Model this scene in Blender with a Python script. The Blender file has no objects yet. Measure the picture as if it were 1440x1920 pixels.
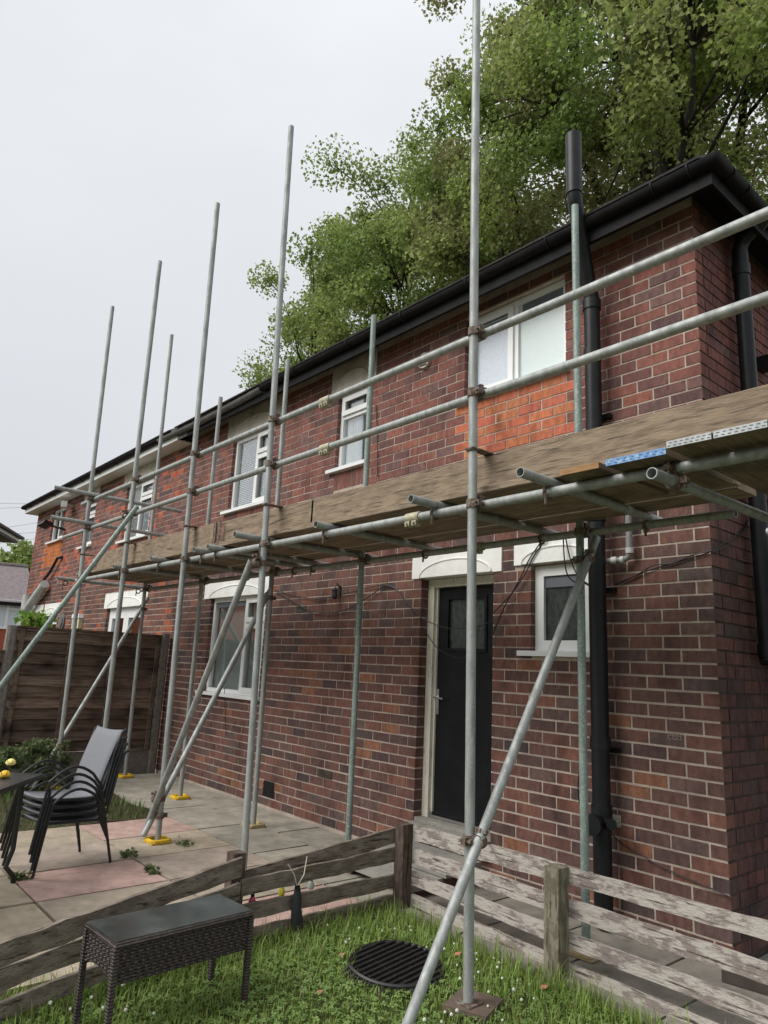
import bpy, math, random
import numpy as np
from mathutils import Vector, Matrix, Euler
random.seed(7); np.random.seed(7)
R_ = math.radians
scene = bpy.context.scene
COL = scene.collection

# ------------------------------------------------------------------ camera
CAM = np.array([1.858, -4.139, 1.447]); YAW, PITCH, ROLL, FPX = -0.866426, 0.218695, 0.047274, 1316.78
def cam_axes():
    f = np.array([math.sin(YAW)*math.cos(PITCH), math.cos(YAW)*math.cos(PITCH), math.sin(PITCH)])
    r = np.cross(f, [0, 0, 1.]); r /= np.linalg.norm(r); u = np.cross(r, f)
    c, s = math.cos(ROLL), math.sin(ROLL)
    return np.array([c*r+s*u, -s*r+c*u, f])
CR = cam_axes()
cd = bpy.data.cameras.new('camera'); co = bpy.data.objects.new('camera', cd); COL.objects.link(co)
M = Matrix.Identity(4)
for i in range(3):
    M[i][0], M[i][1], M[i][2], M[i][3] = CR[0][i], CR[1][i], -CR[2][i], CAM[i]
co.matrix_world = M
cd.sensor_fit = 'VERTICAL'; cd.sensor_height = 36; cd.lens = 36*FPX/1920; cd.clip_start = .05; cd.clip_end = 900
scene.camera = co
# a photo pixel gives a direction; its distance comes from a plane it lies on
def ray(px, py): return np.array([(px-720)/FPX, -(py-960)/FPX, 1.]) @ CR
def onY(px, py, Y=0.): d = ray(px, py); return Vector(CAM + (Y-CAM[1])/d[1]*d)
def onX(px, py, X=0.): d = ray(px, py); return Vector(CAM + (X-CAM[0])/d[0]*d)
def onZ(px, py, Z=0.): d = ray(px, py); return Vector(CAM + (Z-CAM[2])/d[2]*d)
def onD(px, py, D): d = ray(px, py); return Vector(CAM + d/np.linalg.norm(d[:2])*D)

# ------------------------------------------------------------------ sky, sun, exposure
world = bpy.data.worlds.new('World'); scene.world = world; world.use_nodes = True
wt = world.node_tree; wt.nodes.clear()
def wn(t, **k):
    n = wt.nodes.new(t)
    for a, b in k.items(): setattr(n, a, b)
    return n
SUN_EL, SUN_AZ = R_(44), R_(200)          # azimuth clockwise from +y
sky = wn('ShaderNodeTexSky', sky_type='NISHITA'); sky.sun_disc = False; sky.sun_elevation = SUN_EL; sky.sun_rotation = SUN_AZ
sky.dust_density = 4; sky.air_density = 1.2
skm = wn('ShaderNodeVectorMath', operation='SCALE'); skm.inputs['Scale'].default_value = .10
tc = wn('ShaderNodeTexCoord'); sep = wn('ShaderNodeSeparateXYZ')
mp = wn('ShaderNodeMapping'); mp.inputs['Scale'].default_value = (1, 1, 2.2)
nz = wn('ShaderNodeTexNoise'); nz.inputs['Scale'].default_value = 1.7; nz.inputs['Detail'].default_value = 5; nz.inputs['Roughness'].default_value = .5
cr = wn('ShaderNodeValToRGB'); e = cr.color_ramp.elements
e[0].position = 0; e[0].color = (.60, .62, .65, 1); e[1].position = 1; e[1].color = (1.35, 1.37, 1.4, 1)
e2 = cr.color_ramp.elements.new(.35); e2.color = (.69, .705, .735, 1)
e3 = cr.color_ramp.elements.new(.62); e3.color = (.755, .77, .79, 1)
e4 = cr.color_ramp.elements.new(.80); e4.color = (.86, .88, .91, 1)
ad = wn('ShaderNodeMath', operation='MULTIPLY_ADD'); ad.inputs[1].default_value = .55; ad.inputs[2].default_value = -.26
su = wn('ShaderNodeMath', operation='ADD'); su.use_clamp = True
mix = wn('ShaderNodeMix', data_type='RGBA'); mix.inputs['Factor'].default_value = .90
bg = wn('ShaderNodeBackground'); bg.inputs['Strength'].default_value = .58; out = wn('ShaderNodeOutputWorld')
L = wt.links.new
L(tc.outputs['Generated'], sep.inputs[0]); L(tc.outputs['Generated'], mp.inputs['Vector']); L(mp.outputs[0], nz.inputs['Vector'])
L(nz.outputs['Fac'], ad.inputs[0]); L(ad.outputs[0], su.inputs[0]); L(sep.outputs['Z'], su.inputs[1]); L(su.outputs[0], cr.inputs['Fac'])
L(sky.outputs[0], skm.inputs[0]); L(skm.outputs[0], mix.inputs['A']); L(cr.outputs['Color'], mix.inputs['B'])
L(mix.outputs['Result'], bg.inputs['Color']); L(bg.outputs[0], out.inputs['Surface'])
sd = bpy.data.lights.new('sun', 'SUN'); so = bpy.data.objects.new('sun', sd); COL.objects.link(so)
sd.energy = 1.5; sd.angle = R_(40); sd.color = (1, .975, .94)
sdir = Vector((math.sin(SUN_AZ)*math.cos(SUN_EL), math.cos(SUN_AZ)*math.cos(SUN_EL), math.sin(SUN_EL)))
so.rotation_euler = sdir.to_track_quat('Z', 'Y').to_euler(); so.location = (0, -10, 20)
vs = scene.view_settings; vs.view_transform = 'Standard'; vs.look = 'None'; vs.exposure = 1.0; vs.gamma = 1; vs.use_curve_mapping = False

# ------------------------------------------------------------------ materials
MATS = {}
def material(name, c1, c2=None, rough=.7, scale=8., stretch=(1, 1, 1), metal=0., bump=0., bscale=None, detail=5., spec=.4, lo=.35, hi=.65, src=None,
             c3=None, s3=40., lo3=.5, hi3=.7, st3=(1, 1, 1), rough2=None):
    """two (or three) tone procedural surface in world coordinates; src 'obj'/'attr' multiplies a per-piece colour"""
    m = bpy.data.materials.new(name); m.use_nodes = True; t = m.node_tree; N = t.nodes; K = t.links.new
    b = N['Principled BSDF']; b.inputs['Roughness'].default_value = rough; b.inputs['Metallic'].default_value = metal
    b.inputs['Specular IOR Level'].default_value = spec
    tcn = N.new('ShaderNodeNewGeometry'); pos = tcn.outputs['Position']
    def noise(sc, st, det=detail):
        mpn = N.new('ShaderNodeMapping'); mpn.inputs['Scale'].default_value = st; K(pos, mpn.inputs['Vector'])
        n = N.new('ShaderNodeTexNoise'); n.inputs['Scale'].default_value = sc; n.inputs['Detail'].default_value = det; n.inputs['Roughness'].default_value = .62 if det > 6 else .5; K(mpn.outputs[0], n.inputs['Vector'])
        return n.outputs['Fac']
    def rng(sock, a, bb):
        r = N.new('ShaderNodeMapRange'); r.inputs['From Min'].default_value = a; r.inputs['From Max'].default_value = bb; K(sock, r.inputs['Value']); return r.outputs[0]
    n1 = noise(scale, stretch)
    mx = N.new('ShaderNodeMix'); mx.data_type = 'RGBA'
    mx.inputs['A'].default_value = (*c1, 1); mx.inputs['B'].default_value = (*(c2 or c1), 1)
    f1 = rng(n1, lo, hi); K(f1, mx.inputs['Factor']); colr = mx.outputs['Result']
    if c3:
        m3 = N.new('ShaderNodeMix'); m3.data_type = 'RGBA'; K(colr, m3.inputs['A']); m3.inputs['B'].default_value = (*c3, 1)
        K(rng(noise(s3, st3), lo3, hi3), m3.inputs['Factor']); colr = m3.outputs['Result']
    if src:
        if src == 'obj':
            oi = N.new('ShaderNodeObjectInfo'); pc = oi.outputs['Color']
        else:
            oi = N.new('ShaderNodeAttribute'); oi.attribute_name = 'col'; pc = oi.outputs['Color']
        mm = N.new('ShaderNodeMix'); mm.data_type = 'RGBA'; mm.blend_type = 'MULTIPLY'; mm.inputs['Factor'].default_value = 1
        K(colr, mm.inputs['A']); K(pc, mm.inputs['B']); colr = mm.outputs['Result']
    K(colr, b.inputs['Base Color'])
    if rough2 is not None:
        rr = N.new('ShaderNodeMapRange'); rr.inputs['From Min'].default_value = .3; rr.inputs['From Max'].default_value = .7
        rr.inputs['To Min'].default_value = rough; rr.inputs['To Max'].default_value = rough2; K(n1, rr.inputs['Value']); K(rr.outputs[0], b.inputs['Roughness'])
    if bump:
        bn = N.new('ShaderNodeBump'); bn.inputs['Strength'].default_value = bump; bn.inputs['Distance'].default_value = .01
        K(noise(bscale or scale*3, stretch), bn.inputs['Height']); K(bn.outputs[0], b.inputs['Normal'])
    MATS[name] = m; return m
MT = material
# brick: streaky mottling multiplied into each brick's own colour
for s_ in ('obj', 'attr'):
    MT('brick_'+s_, (.70, .68, .70), (1.25, 1.2, 1.15), rough=.9, scale=30, stretch=(1, 1, .45), bump=.5, bscale=140, src=s_, lo=.3, hi=.7, spec=.25,
       c3=(.46, .44, .45), s3=5, st3=(1, 1, .5), lo3=.50, hi3=.75)
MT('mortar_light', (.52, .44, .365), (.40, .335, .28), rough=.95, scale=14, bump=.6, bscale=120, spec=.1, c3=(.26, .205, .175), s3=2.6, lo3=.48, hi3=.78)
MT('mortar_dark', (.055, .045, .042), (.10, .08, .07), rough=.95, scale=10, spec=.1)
MT('galvanised', (.36, .375, .36), (.25, .262, .252), rough=.55, rough2=.7, scale=26, stretch=(1, 1, .25), metal=.35, spec=.5, c3=(.44, .45, .43), s3=60, lo3=.55, hi3=.8)
MT('galvanised_green', (.25, .32, .285), (.17, .21, .19), rough=.6, scale=22, stretch=(1, 1, .25), metal=.3, c3=(.36, .40, .37), s3=70)
MT('tube_inside', (.03, .028, .025), rough=.9)
MT('coupler_steel', (.20, .165, .14), (.105, .055, .034), rough=.75, scale=60, metal=.4, c3=(.34, .33, .30), s3=45, lo3=.55, hi3=.7)
MT('coupler_pale', (.46, .44, .32), (.30, .27, .18), rough=.6, scale=50, metal=.3)
MT('scaffold_wood', (.30, .232, .165), (.195, .148, .105), rough=.9, scale=20, stretch=(.30, 1, 1.3), detail=9., lo=.40, hi=.62, bump=.6, bscale=70, spec=.15, c3=(.085, .07, .056), s3=30, st3=(.13, 2, 2.2), lo3=.55, hi3=.66)
MT('scaffold_wood_cross', (.25, .19, .13), (.15, .11, .08), rough=.9, detail=9., scale=34, stretch=(1.6, .14, 2), bump=.5, bscale=30, spec=.15, c3=(.09, .075, .06), s3=3.5, lo3=.5, hi3=.7)
MT('fresh_wood', (.34, .20, .09), (.24, .13, .055), rough=.8, scale=20, stretch=(1, 3, 4))
MT('band_white', (.42, .44, .44), (.31, .33, .33), rough=.45, metal=.2, scale=30)
MT('band_blue', (.12, .26, .52), (.28, .42, .62), rough=.5, scale=60, lo=.5, hi=.6)
MT('white_upvc', (.80, .81, .80), (.74, .75, .74), rough=.35, scale=5, spec=.5)
MT('cream_paint', (.66, .64, .55), (.56, .53, .43), rough=.7, scale=14, stretch=(1, 1, .3), bump=.3, bscale=60, c3=(.33, .29, .22), s3=30, st3=(2, 2, .4), lo3=.60, hi3=.68)
MT('lintel_white', (.80, .80, .77), (.72, .72, .68), rough=.8, scale=9, bump=.25, bscale=70)
MT('lintel_bare', (.52, .48, .41), (.42, .38, .32), rough=.9, scale=7, bump=.4, bscale=60, c3=(.17, .15, .12), s3=4, lo3=.55, hi3=.75)
MT('black_plastic', (.007, .008, .009), (.012, .013, .014), rough=.42, scale=12, spec=.28)
MT('fascia_black', (.008, .008, .009), (.015, .014, .014), rough=.55, scale=9, spec=.10, c3=(.06, .058, .055), s3=60, lo3=.72, hi3=.8)
MT('gutter_grey', (.16, .155, .15), (.10, .10, .095), rough=.7, scale=12)
MT('pipe_grey', (.25, .25, .25), (.2, .2, .2), rough=.5)
MT('pipe_white', (.52, .53, .52), (.42, .43, .42), rough=.5, scale=10)
MT('cable_black', (.015, .012, .014), rough=.5)
MT('roof_tile', (.115, .10, .105), (.075, .066, .07), rough=.85, scale=9, bump=.3)
MT('roof_tile_far', (.20, .17, .175), (.14, .115, .12), rough=.85, scale=5, c3=(.25, .20, .20), s3=20)
MT('door_black', (.005, .006, .007), (.009, .010, .011), rough=.45, scale=10, spec=.2)
MT('chrome', (.62, .62, .62), rough=.25, metal=1.)
MT('frosted', (.56, .61, .68), (.62, .67, .74), rough=.22, scale=40, spec=.6, bump=.1, bscale=150)
MT('frosted_pale', (.62, .70, .68), (.58, .66, .66), rough=.25, scale=40, spec=.6, bump=.1, bscale=150)
MT('frosted_dark', (.016, .021, .018), (.045, .055, .048), rough=.22, scale=34, stretch=(1, 1, .5), spec=.35, bump=.25, bscale=60)
MT('curtain', (.86, .88, .90), (.78, .81, .84), rough=.9, scale=6, stretch=(6, 1, .2))
MT('blind_slat', (.84, .88, .89), (.80, .84, .85), rough=.7, scale=5)
MT('blind_green', (.60, .66, .64), (.52, .58, .565), rough=.8, scale=3)
MT('headbox', (.12, .13, .15), rough=.5)
MT('room_dark', (.10, .09, .08), rough=.95)
MT('concrete_grey', (.30, .285, .25), (.215, .205, .185), rough=.95, scale=5, bump=.4, bscale=90, c3=(.16, .155, .14), s3=30, lo3=.58, hi3=.75)
MT('concrete_post', (.23, .205, .18), (.155, .135, .118), rough=.95, scale=22, bump=.6, bscale=150, c3=(.32, .29, .26), s3=120, lo3=.6, hi3=.7)
MT('slab', (.80, .80, .79), (1.2, 1.18, 1.15), rough=.95, scale=5, detail=9., bump=.35, bscale=110, src='obj', c3=(.58, .59, .55), s3=9, lo3=.52, hi3=.78, spec=.2)
MT('soil', (.055, .045, .03), (.085, .07, .045), rough=1, scale=30, bump=.8, bscale=90, spec=.1, c3=(.05, .07, .02), s3=8)
MT('lawn_soil', (.05, .065, .022), (.075, .085, .03), rough=1, scale=20, bump=.8, bscale=90, spec=.1)
MT('earth', (.10, .10, .06), (.07, .085, .04), rough=1, scale=2, spec=.1)
MT('fence_brown', (.115, .080, .060), (.195, .148, .115), rough=.9, src='obj', scale=9, stretch=(2, .4, 5), bump=.6, bscale=26, spec=.15, c3=(.030, .022, .02), s3=3, st3=(1, 1, 2), lo3=.5, hi3=.75)
def peeled(name, ax, pale, mid, dark, lo=.47, hi=.55):
    """weathered boards: flaking pale skin over bare wood, long thin cracks along the grain (ax = grain axis)"""
    st = [1., 1., 1.]; st[ax] = .42; cr_ = [2.2, 2.2, 2.2]; cr_[ax] = .12
    MT(name, pale, mid, rough=.9, scale=24, stretch=tuple(st), bump=.7, bscale=90, spec=.15, detail=9., lo=lo, hi=hi, c3=dark, s3=34, st3=tuple(cr_), lo3=.56, hi3=.64)
peeled('rail_peeled', 0, (.43, .39, .35), (.235, .195, .178), (.075, .058, .053), .49, .58)
peeled('rail_worn', 1, (.235, .20, .165), (.15, .12, .096), (.05, .038, .031), .42, .58)
peeled('post_worn', 2, (.25, .23, .17), (.155, .135, .098), (.055, .045, .033))
peeled('post_dark', 2, (.125, .096, .078), (.08, .058, .047), (.032, .023, .02))
MT('black_metal', (.016, .018, .019), (.024, .026, .027), rough=.45, scale=20, metal=.3, spec=.5)
MT('sling_grey', (.185, .19, .205), (.165, .17, .185), rough=.75, scale=90, bump=.15, bscale=400)
MT('sling_black', (.028, .029, .032), rough=.7)
MT('wicker', (.040, .030, .029), (.075, .058, .055), rough=.6, scale=60, spec=.4)
MT('table_glass', (.03, .038, .037), (.065, .075, .072), rough=.10, scale=5, spec=.7, lo=.45, hi=.7, rough2=.3)
MT('table_dark', (.022, .023, .025), (.04, .04, .042), rough=.3, scale=8, spec=.5)
MT('yellow_plastic', (.72, .47, .03), (.60, .38, .03), rough=.5, scale=20)
MT('pad_yellow_dull', (.45, .36, .20), (.36, .28, .15), rough=.7, scale=30)
MT('yellow_pale', (.72, .64, .22), rough=.6)
MT('red_glass', (.55, .06, .10), rough=.2, spec=.6)
MT('yellow_glass', (.65, .60, .06), rough=.2, spec=.6)
MT('clear_glass', (.38, .42, .38), rough=.15, spec=.6)
MT('box_cream', (.62, .58, .38), (.55, .52, .34), rough=.6)
MT('box_white', (.74, .75, .74), rough=.5)
MT('grate_black', (.014, .013, .013), (.024, .022, .021), rough=.5, scale=25, spec=.45)
MT('string', (.5, .45, .36), rough=.9)
MT('bark', (.055, .045, .034), (.032, .027, .021), rough=.95, scale=14, stretch=(1, 1, .3), bump=.6)
MT('sole_board', (.15, .105, .08), (.10, .075, .058), rough=.9, scale=16)
MT('red_brick_far', (.36, .095, .05), (.27, .075, .042), rough=.9, scale=7, stretch=(1, 1, 3))
MT('wire', (.30, .31, .33), rough=.8)
MT('petal', (.60, .62, .52), rough=.8)
MT('leaf_dead', (.34, .16, .09), rough=.8)
def leafmat(name, trans=.35, rough=.5):
    m = bpy.data.materials.new(name); m.use_nodes = True; t = m.node_tree; N = t.nodes; K = t.links.new
    b = N['Principled BSDF']; at = N.new('ShaderNodeAttribute'); at.attribute_name = 'col'
    K(at.outputs['Color'], b.inputs['Base Color']); b.inputs['Roughness'].default_value = rough; b.inputs['Specular IOR Level'].default_value = .35
    tr = N.new('ShaderNodeBsdfTranslucent'); K(at.outputs['Color'], tr.inputs['Color'])
    ms = N.new('ShaderNodeMixShader'); ms.inputs['Fac'].default_value = trans
    K(b.outputs[0], ms.inputs[1]); K(tr.outputs[0], ms.inputs[2]); K(ms.outputs[0], N['Material Output'].inputs['Surface'])
    MATS[name] = m
leafmat('leaf', .52); leafmat('grass_blade', .3, .55)
def glassmat():
    m = bpy.data.materials.new('pane_glass'); m.use_nodes = True; t = m.node_tree; N = t.nodes; K = t.links.new
    N.remove(N['Principled BSDF'])
    tr = N.new('ShaderNodeBsdfTransparent'); tr.inputs['Color'].default_value = (.94, .96, .96, 1)
    gl = N.new('ShaderNodeBsdfGlossy'); gl.inputs['Roughness'].default_value = .02
    fr = N.new('ShaderNodeLayerWeight'); fr.inputs['Blend'].default_value = .5
    pw = N.new('ShaderNodeMath'); pw.operation = 'POWER'; pw.inputs[1].default_value = 2.2; K(fr.outputs['Facing'], pw.inputs[0])
    mr = N.new('ShaderNodeMapRange'); mr.inputs['To Min'].default_value = .13; mr.inputs['To Max'].default_value = .95; K(pw.outputs[0], mr.inputs['Value'])
    ms = N.new('ShaderNodeMixShader'); K(mr.outputs[0], ms.inputs['Fac']); K(tr.outputs[0], ms.inputs[1]); K(gl.outputs[0], ms.inputs[2])
    K(ms.outputs[0], N['Material Output'].inputs['Surface']); MATS['pane_glass'] = m
glassmat()
def wickermat():
    m = MATS['wicker']; t = m.node_tree; N = t.nodes; K = t.links.new; b = N['Principled BSDF']
    g = N.new('ShaderNodeNewGeometry'); w = N.new('ShaderNodeTexWave'); w.wave_type = 'BANDS'; w.bands_direction = 'Z'
    w.inputs['Scale'].default_value = 26; w.inputs['Distortion'].default_value = 1.5; K(g.outputs['Position'], w.inputs['Vector'])
    bn = N.new('ShaderNodeBump'); bn.inputs['Strength'].default_value = .6; bn.inputs['Distance'].default_value = .006
    K(w.outputs['Fac'], bn.inputs['Height']); K(bn.outputs[0], b.inputs['Normal'])
wickermat()

# ------------------------------------------------------------------ mesh helpers
class MB:
    def __init__(s): s.v = []; s.f = []; s.c = []
    def add(s, vs, fs, col=None):
        o = len(s.v); s.v += [tuple(v) for v in vs]; s.f += [tuple(i+o for i in f) for f in fs]
        if col is not None: s.c += [col]*len(fs)
        return s
    def box(s, a, b, col=None):
        x0, y0, z0 = a; x1, y1, z1 = b
        return s.add([(x0,y0,z0),(x1,y0,z0),(x1,y1,z0),(x0,y1,z0),(x0,y0,z1),(x1,y0,z1),(x1,y1,z1),(x0,y1,z1)],
                     [(0,3,2,1),(4,5,6,7),(0,1,5,4),(1,2,6,5),(2,3,7,6),(3,0,4,7)], col)
    def obox(s, c, ax, ay, az, bev=0., col=None):
        """box from centre and half-axis vectors, optional chamfer of the ax-edges"""
        c, ax, ay, az = Vector(c), Vector(ax), Vector(ay), Vector(az)
        if not bev:
            vs = [c+i*ax+j*ay+k*az for k in (-1, 1) for i, j in ((-1,-1),(1,-1),(1,1),(-1,1))]
            return s.add(vs, [(0,3,2,1),(4,5,6,7),(0,1,5,4),(1,2,6,5),(2,3,7,6),(3,0,4,7)], col)
        ly, lz = ay.length, az.length; by, bz = 1-bev/ly, 1-bev/lz
        ring = [(-1,-bz),(-by,-1),(by,-1),(1,-bz),(1,bz),(by,1),(-by,1),(-1,bz)]
        vs = [c+i*ax+p*ay+q*az for i in (-1, 1) for p, q in ring]
        return s.add(vs, [tuple(range(7,-1,-1)), tuple(range(8,16))]+[(i,(i+1)%8,8+(i+1)%8,8+i) for i in range(8)], col)
    def tube(s, p0, p1, r, n=10, r1=None, caps=True, inner=0.):
        p0, p1 = Vector(p0), Vector(p1); d = (p1-p0).normalized(); r1 = r if r1 is None else r1
        u = d.orthogonal().normalized(); w = d.cross(u)
        cs = [(math.cos(2*math.pi*i/n), math.sin(2*math.pi*i/n)) for i in range(n)]
        vs = [p0+(u*a+w*b)*r for a, b in cs]+[p1+(u*a+w*b)*r1 for a, b in cs]
        fs = [(i,(i+1)%n,n+(i+1)%n,n+i) for i in range(n)]
        if inner:
            k = inner/r; vs += [p0+(u*a+w*b)*inner for a, b in cs]+[p1+(u*a+w*b)*inner for a, b in cs]
            vs += [p0+d*.05+(u*a+w*b)*inner for a, b in cs]+[p1-d*.05+(u*a+w*b)*inner for a, b in cs]
            for i in range(n):
                j = (i+1) % n
                fs += [(j,i,2*n+i,2*n+j),(n+i,n+j,3*n+j,3*n+i),(2*n+j,2*n+i,4*n+i,4*n+j),(3*n+i,3*n+j,5*n+j,5*n+i)]
            fs += [tuple(4*n+i for i in range(n-1,-1,-1)), tuple(5*n+i for i in range(n))]
        elif caps: fs += [tuple(range(n-1,-1,-1)), tuple(range(n,2*n))]
        return s.add(vs, fs)
    def path(s, pts, r, n=8, r1=None, closed=False):
        pts = [Vector(p) for p in pts]; m = len(pts); rings = []; u = None
        for i, p in enumerate(pts):
            if closed: d = (pts[(i+1)%m]-pts[i-1]).normalized()
            else: d = (pts[min(i+1,m-1)]-pts[max(i-1,0)]).normalized()
            u = d.orthogonal().normalized() if u is None else (u-d*u.dot(d)).normalized()
            w = d.cross(u); rr = r if r1 is None else r+(r1-r)*i/(m-1)
            rings.append([p+(u*math.cos(2*math.pi*k/n)+w*math.sin(2*math.pi*k/n))*rr for k in range(n)])
        vs = [v for ring in rings for v in ring]
        fs = [(a*n+k,a*n+(k+1)%n,((a+1)%m)*n+(k+1)%n,((a+1)%m)*n+k) for a in range(m if closed else m-1) for k in range(n)]
        if not closed: fs += [tuple(range(n-1,-1,-1)), tuple((m-1)*n+k for k in range(n))]
        return s.add(vs, fs)
    def prism(s, poly, ext):
        """planar polygon (3-D points) extruded along ext"""
        poly = [Vector(p) for p in poly]; n = len(poly); ext = Vector(ext)
        return s.add(poly+[p+ext for p in poly], [tuple(range(n-1,-1,-1)), tuple(range(n,2*n))]+[(i,(i+1)%n,n+(i+1)%n,n+i) for i in range(n)])
    def lathe(s, c, prof, n=14):
        c = Vector(c); m = len(prof)
        vs = [c+Vector((r*math.cos(2*math.pi*k/n), r*math.sin(2*math.pi*k/n), z)) for r, z in prof for k in range(n)]
        fs = [(a*n+k,a*n+(k+1)%n,(a+1)*n+(k+1)%n,(a+1)*n+k) for a in range(m-1) for k in range(n)]
        fs += [tuple(range(n-1,-1,-1)), tuple((m-1)*n+k for k in range(n))]
        return s.add(vs, fs)
    def mesh(s, name, m, smooth=False):
        me = bpy.data.meshes.new(name); me.from_pydata(s.v, [], s.f)
        if m: me.materials.append(MATS[m])
        if s.c:
            a = me.attributes.new('col', 'FLOAT_COLOR', 'FACE'); a.data.foreach_set('color', np.array([(*c, 1.) for c in s.c], np.float32).ravel())
        if smooth: me.shade_smooth() if smooth is True else None
        me.update(); return me
    def build(s, name, m, parent=None, smooth=False):
        return link(name, s.mesh(name, m, smooth), parent)
def link(name, me, parent=None):
    o = bpy.data.objects.new(name, me); COL.objects.link(o)
    if parent is not None:
        o.parent = parent
        if parent.type == 'EMPTY': o.matrix_parent_inverse = Matrix.Translation(-parent.location)
    return o
def smooth_tubes(me):
    """round sides smooth, flat ends sharp"""
    me.shade_smooth()
    me.set_sharp_from_angle(angle=R_(40))
def tag(o, label=None, cat=None, group=None, kind=None):
    if label: o['label'] = label
    if cat: o['category'] = cat
    if group: o['group'] = group
    if kind: o['kind'] = kind
    return o
def thing(name, label, cat, loc=(0, 0, 0), group=None):
    o = bpy.data.objects.new(name, None); COL.objects.link(o); o.location = loc; o.empty_display_size = .2
    return tag(o, label, cat, group)
def sm(o): smooth_tubes(o.data); return o
def npmesh(name, V, F, m, cols=None, smooth=False):
    me = bpy.data.meshes.new(name); nv, nf, k = len(V), len(F), F.shape[1]
    me.vertices.add(nv); me.vertices.foreach_set('co', np.asarray(V, np.float32).ravel())
    me.loops.add(nf*k); me.loops.foreach_set('vertex_index', np.asarray(F, np.int32).ravel())
    me.polygons.add(nf); me.polygons.foreach_set('loop_start', np.arange(0, nf*k, k, dtype=np.int32))
    me.update(calc_edges=True)
    if cols is not None:
        a = me.attributes.new('col', 'FLOAT_COLOR', 'FACE'); c = np.ones((nf, 4), np.float32); c[:, :3] = cols; a.data.foreach_set('color', c.ravel())
    me.materials.append(MATS[m])
    if smooth: me.shade_smooth()
    return me

# ================================================================== SETTING: ground, patio, path
g = MB().add([(-260,-160,-.14),(160,-160,-.14),(160,260,-.14),(-260,260,-.14)], [(0,1,2,3)]).build('ground', 'earth'); tag(g, kind='structure')
# lawn: gently uneven sheet inside the low fence
def lawn_z(x, y): return -.035 + .018*math.sin(2.1*x+1)*math.cos(1.7*y) + .010*math.sin(5*x+3*y)
nx, ny = 40, 46; lx = np.linspace(-1.74, 3.4, nx); ly = np.linspace(-6.2, -.90, ny)
V = [(x, y, lawn_z(x, y)) for y in ly for x in lx]
F = [(j*nx+i, j*nx+i+1, (j+1)*nx+i+1, (j+1)*nx+i) for j in range(ny-1) for i in range(nx-1)]
lawn = MB().add(V, F).build('lawn', 'lawn_soil'); lawn.data.shade_smooth(); tag(lawn, kind='structure')
# patio bed under the slabs, and slabs one by one
bed = MB().box((-7.25, -5.2, -.12), (-1.76, -.002, -.035)).build('patio', 'soil'); tag(bed, kind='structure')
unit = MB().obox((0, 0, 0), (.5, 0, 0), (0, .5, 0), (0, 0, .5)).mesh('slab', 'slab')
def slab(parent, x0, x1, y0, y1, z, colr, gap=.009, th=.045):
    o = link('paving_slab', unit, parent)
    o.location = ((x0+x1)/2, (y0+y1)/2, z-th/2+random.uniform(-.003, .003)); o.scale = (x1-x0-gap*2, y1-y0-gap*2, th)
    o.rotation_euler = (R_(random.uniform(-.25, .25)), R_(random.uniform(-.25, .25)), R_(random.uniform(-.3, .3)))
    o.color = (*colr, 1); return o
GREY, TAN, PINK, BUFF, WARM = (.30, .28, .235), (.34, .29, .23), (.41, .285, .25), (.375, .32, .245), (.335, .28, .235)
ylines = [-5.2, -4.34, -3.50, -2.66, -1.82, -1.0, -.46, -.005]
bed_hole = lambda x, y: x < -4.75 and -3.6 < y < -1.02
for r, (y0, y1) in enumerate(zip(ylines, ylines[1:])):
    x = -7.24
    w = .62 if r < 5 else (1.18 if r == 6 else .93)
    x += (.31 if r == 5 else 0)
    if r == 5: slab(bed, -7.24, x, y0, y1, 0, GREY)
    while x < -1.80:
        x1 = min(x+w, -1.78)
        cx, cy = (x+x1)/2, (y0+y1)/2
        if not bed_hole(cx, cy):
            c = random.choice([TAN, WARM, TAN, WARM, BUFF]) if r < 5 else GREY
            if (r == 3 and -3.62 < cx < -3.0) or (r == 4 and -5.0 < cx < -4.4) or (r == 4 and -2.5 < cx < -1.9): c = PINK
            if r == 2 and cx > -3.4: c = BUFF
            k = random.uniform(.88, 1.1)
            slab(bed, x, x1, y0, y1, 0, tuple(v*k for v in c))
        x = x1
bedsoil = MB()
nb = 14; bx = np.linspace(-7.2, -4.77, nb); by = np.linspace(-3.6, -1.03, nb)
bedsoil.add([(x, y, -.012+.02*math.sin(7*x)*math.cos(6*y)) for y in by for x in bx], [(j*nb+i, j*nb+i+1, (j+1)*nb+i+1, (j+1)*nb+i) for j in range(nb-1) for i in range(nb-1)])
bs = bedsoil.build('flower_bed', 'soil'); bs.data.shade_smooth(); tag(bs, kind='structure')
# path between the low fence and the house
path = MB().box((-1.755, -.93, -.12), (3.4, -.004, -.035)).build('path', 'soil'); tag(path, kind='structure')
x = -1.74
i = 0
while x < 3.3:
    w = .60; x1 = x+w
    k = random.uniform(.78, .98); slab(path, x, x1, -.90, -.455, .0, tuple(v*k for v in (.29, .27, .235)))
    k = random.uniform(.78, .98); slab(path, x-.28 if i else x, x1-.28, -.45, -.01, .0, tuple(v*k for v in (.29, .27, .235)))
    x = x1; i += 1
side_path = MB().box((.004, .0, -.12), (3.4, 7.2, -.012)).build('side_path', 'concrete_grey'); tag(side_path, kind='structure')

# ================================================================== HOUSES
BW, CH, ZE, LOFF = .225, .080876, 1.72, .0485
EAVE = 4.60
def zline(k): return ZE-k*CH
near = thing('brick_house', 'near dark red brick house with black door and black gutter behind the scaffold', 'house', (-3.6, 3.5, 0))
far = thing('brick_house', 'far half of the terrace beyond the dark fence, white fascia and white french doors', 'house', (-11.1, 3.5, 0))
XP, XL = -7.33, -15.0
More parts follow.
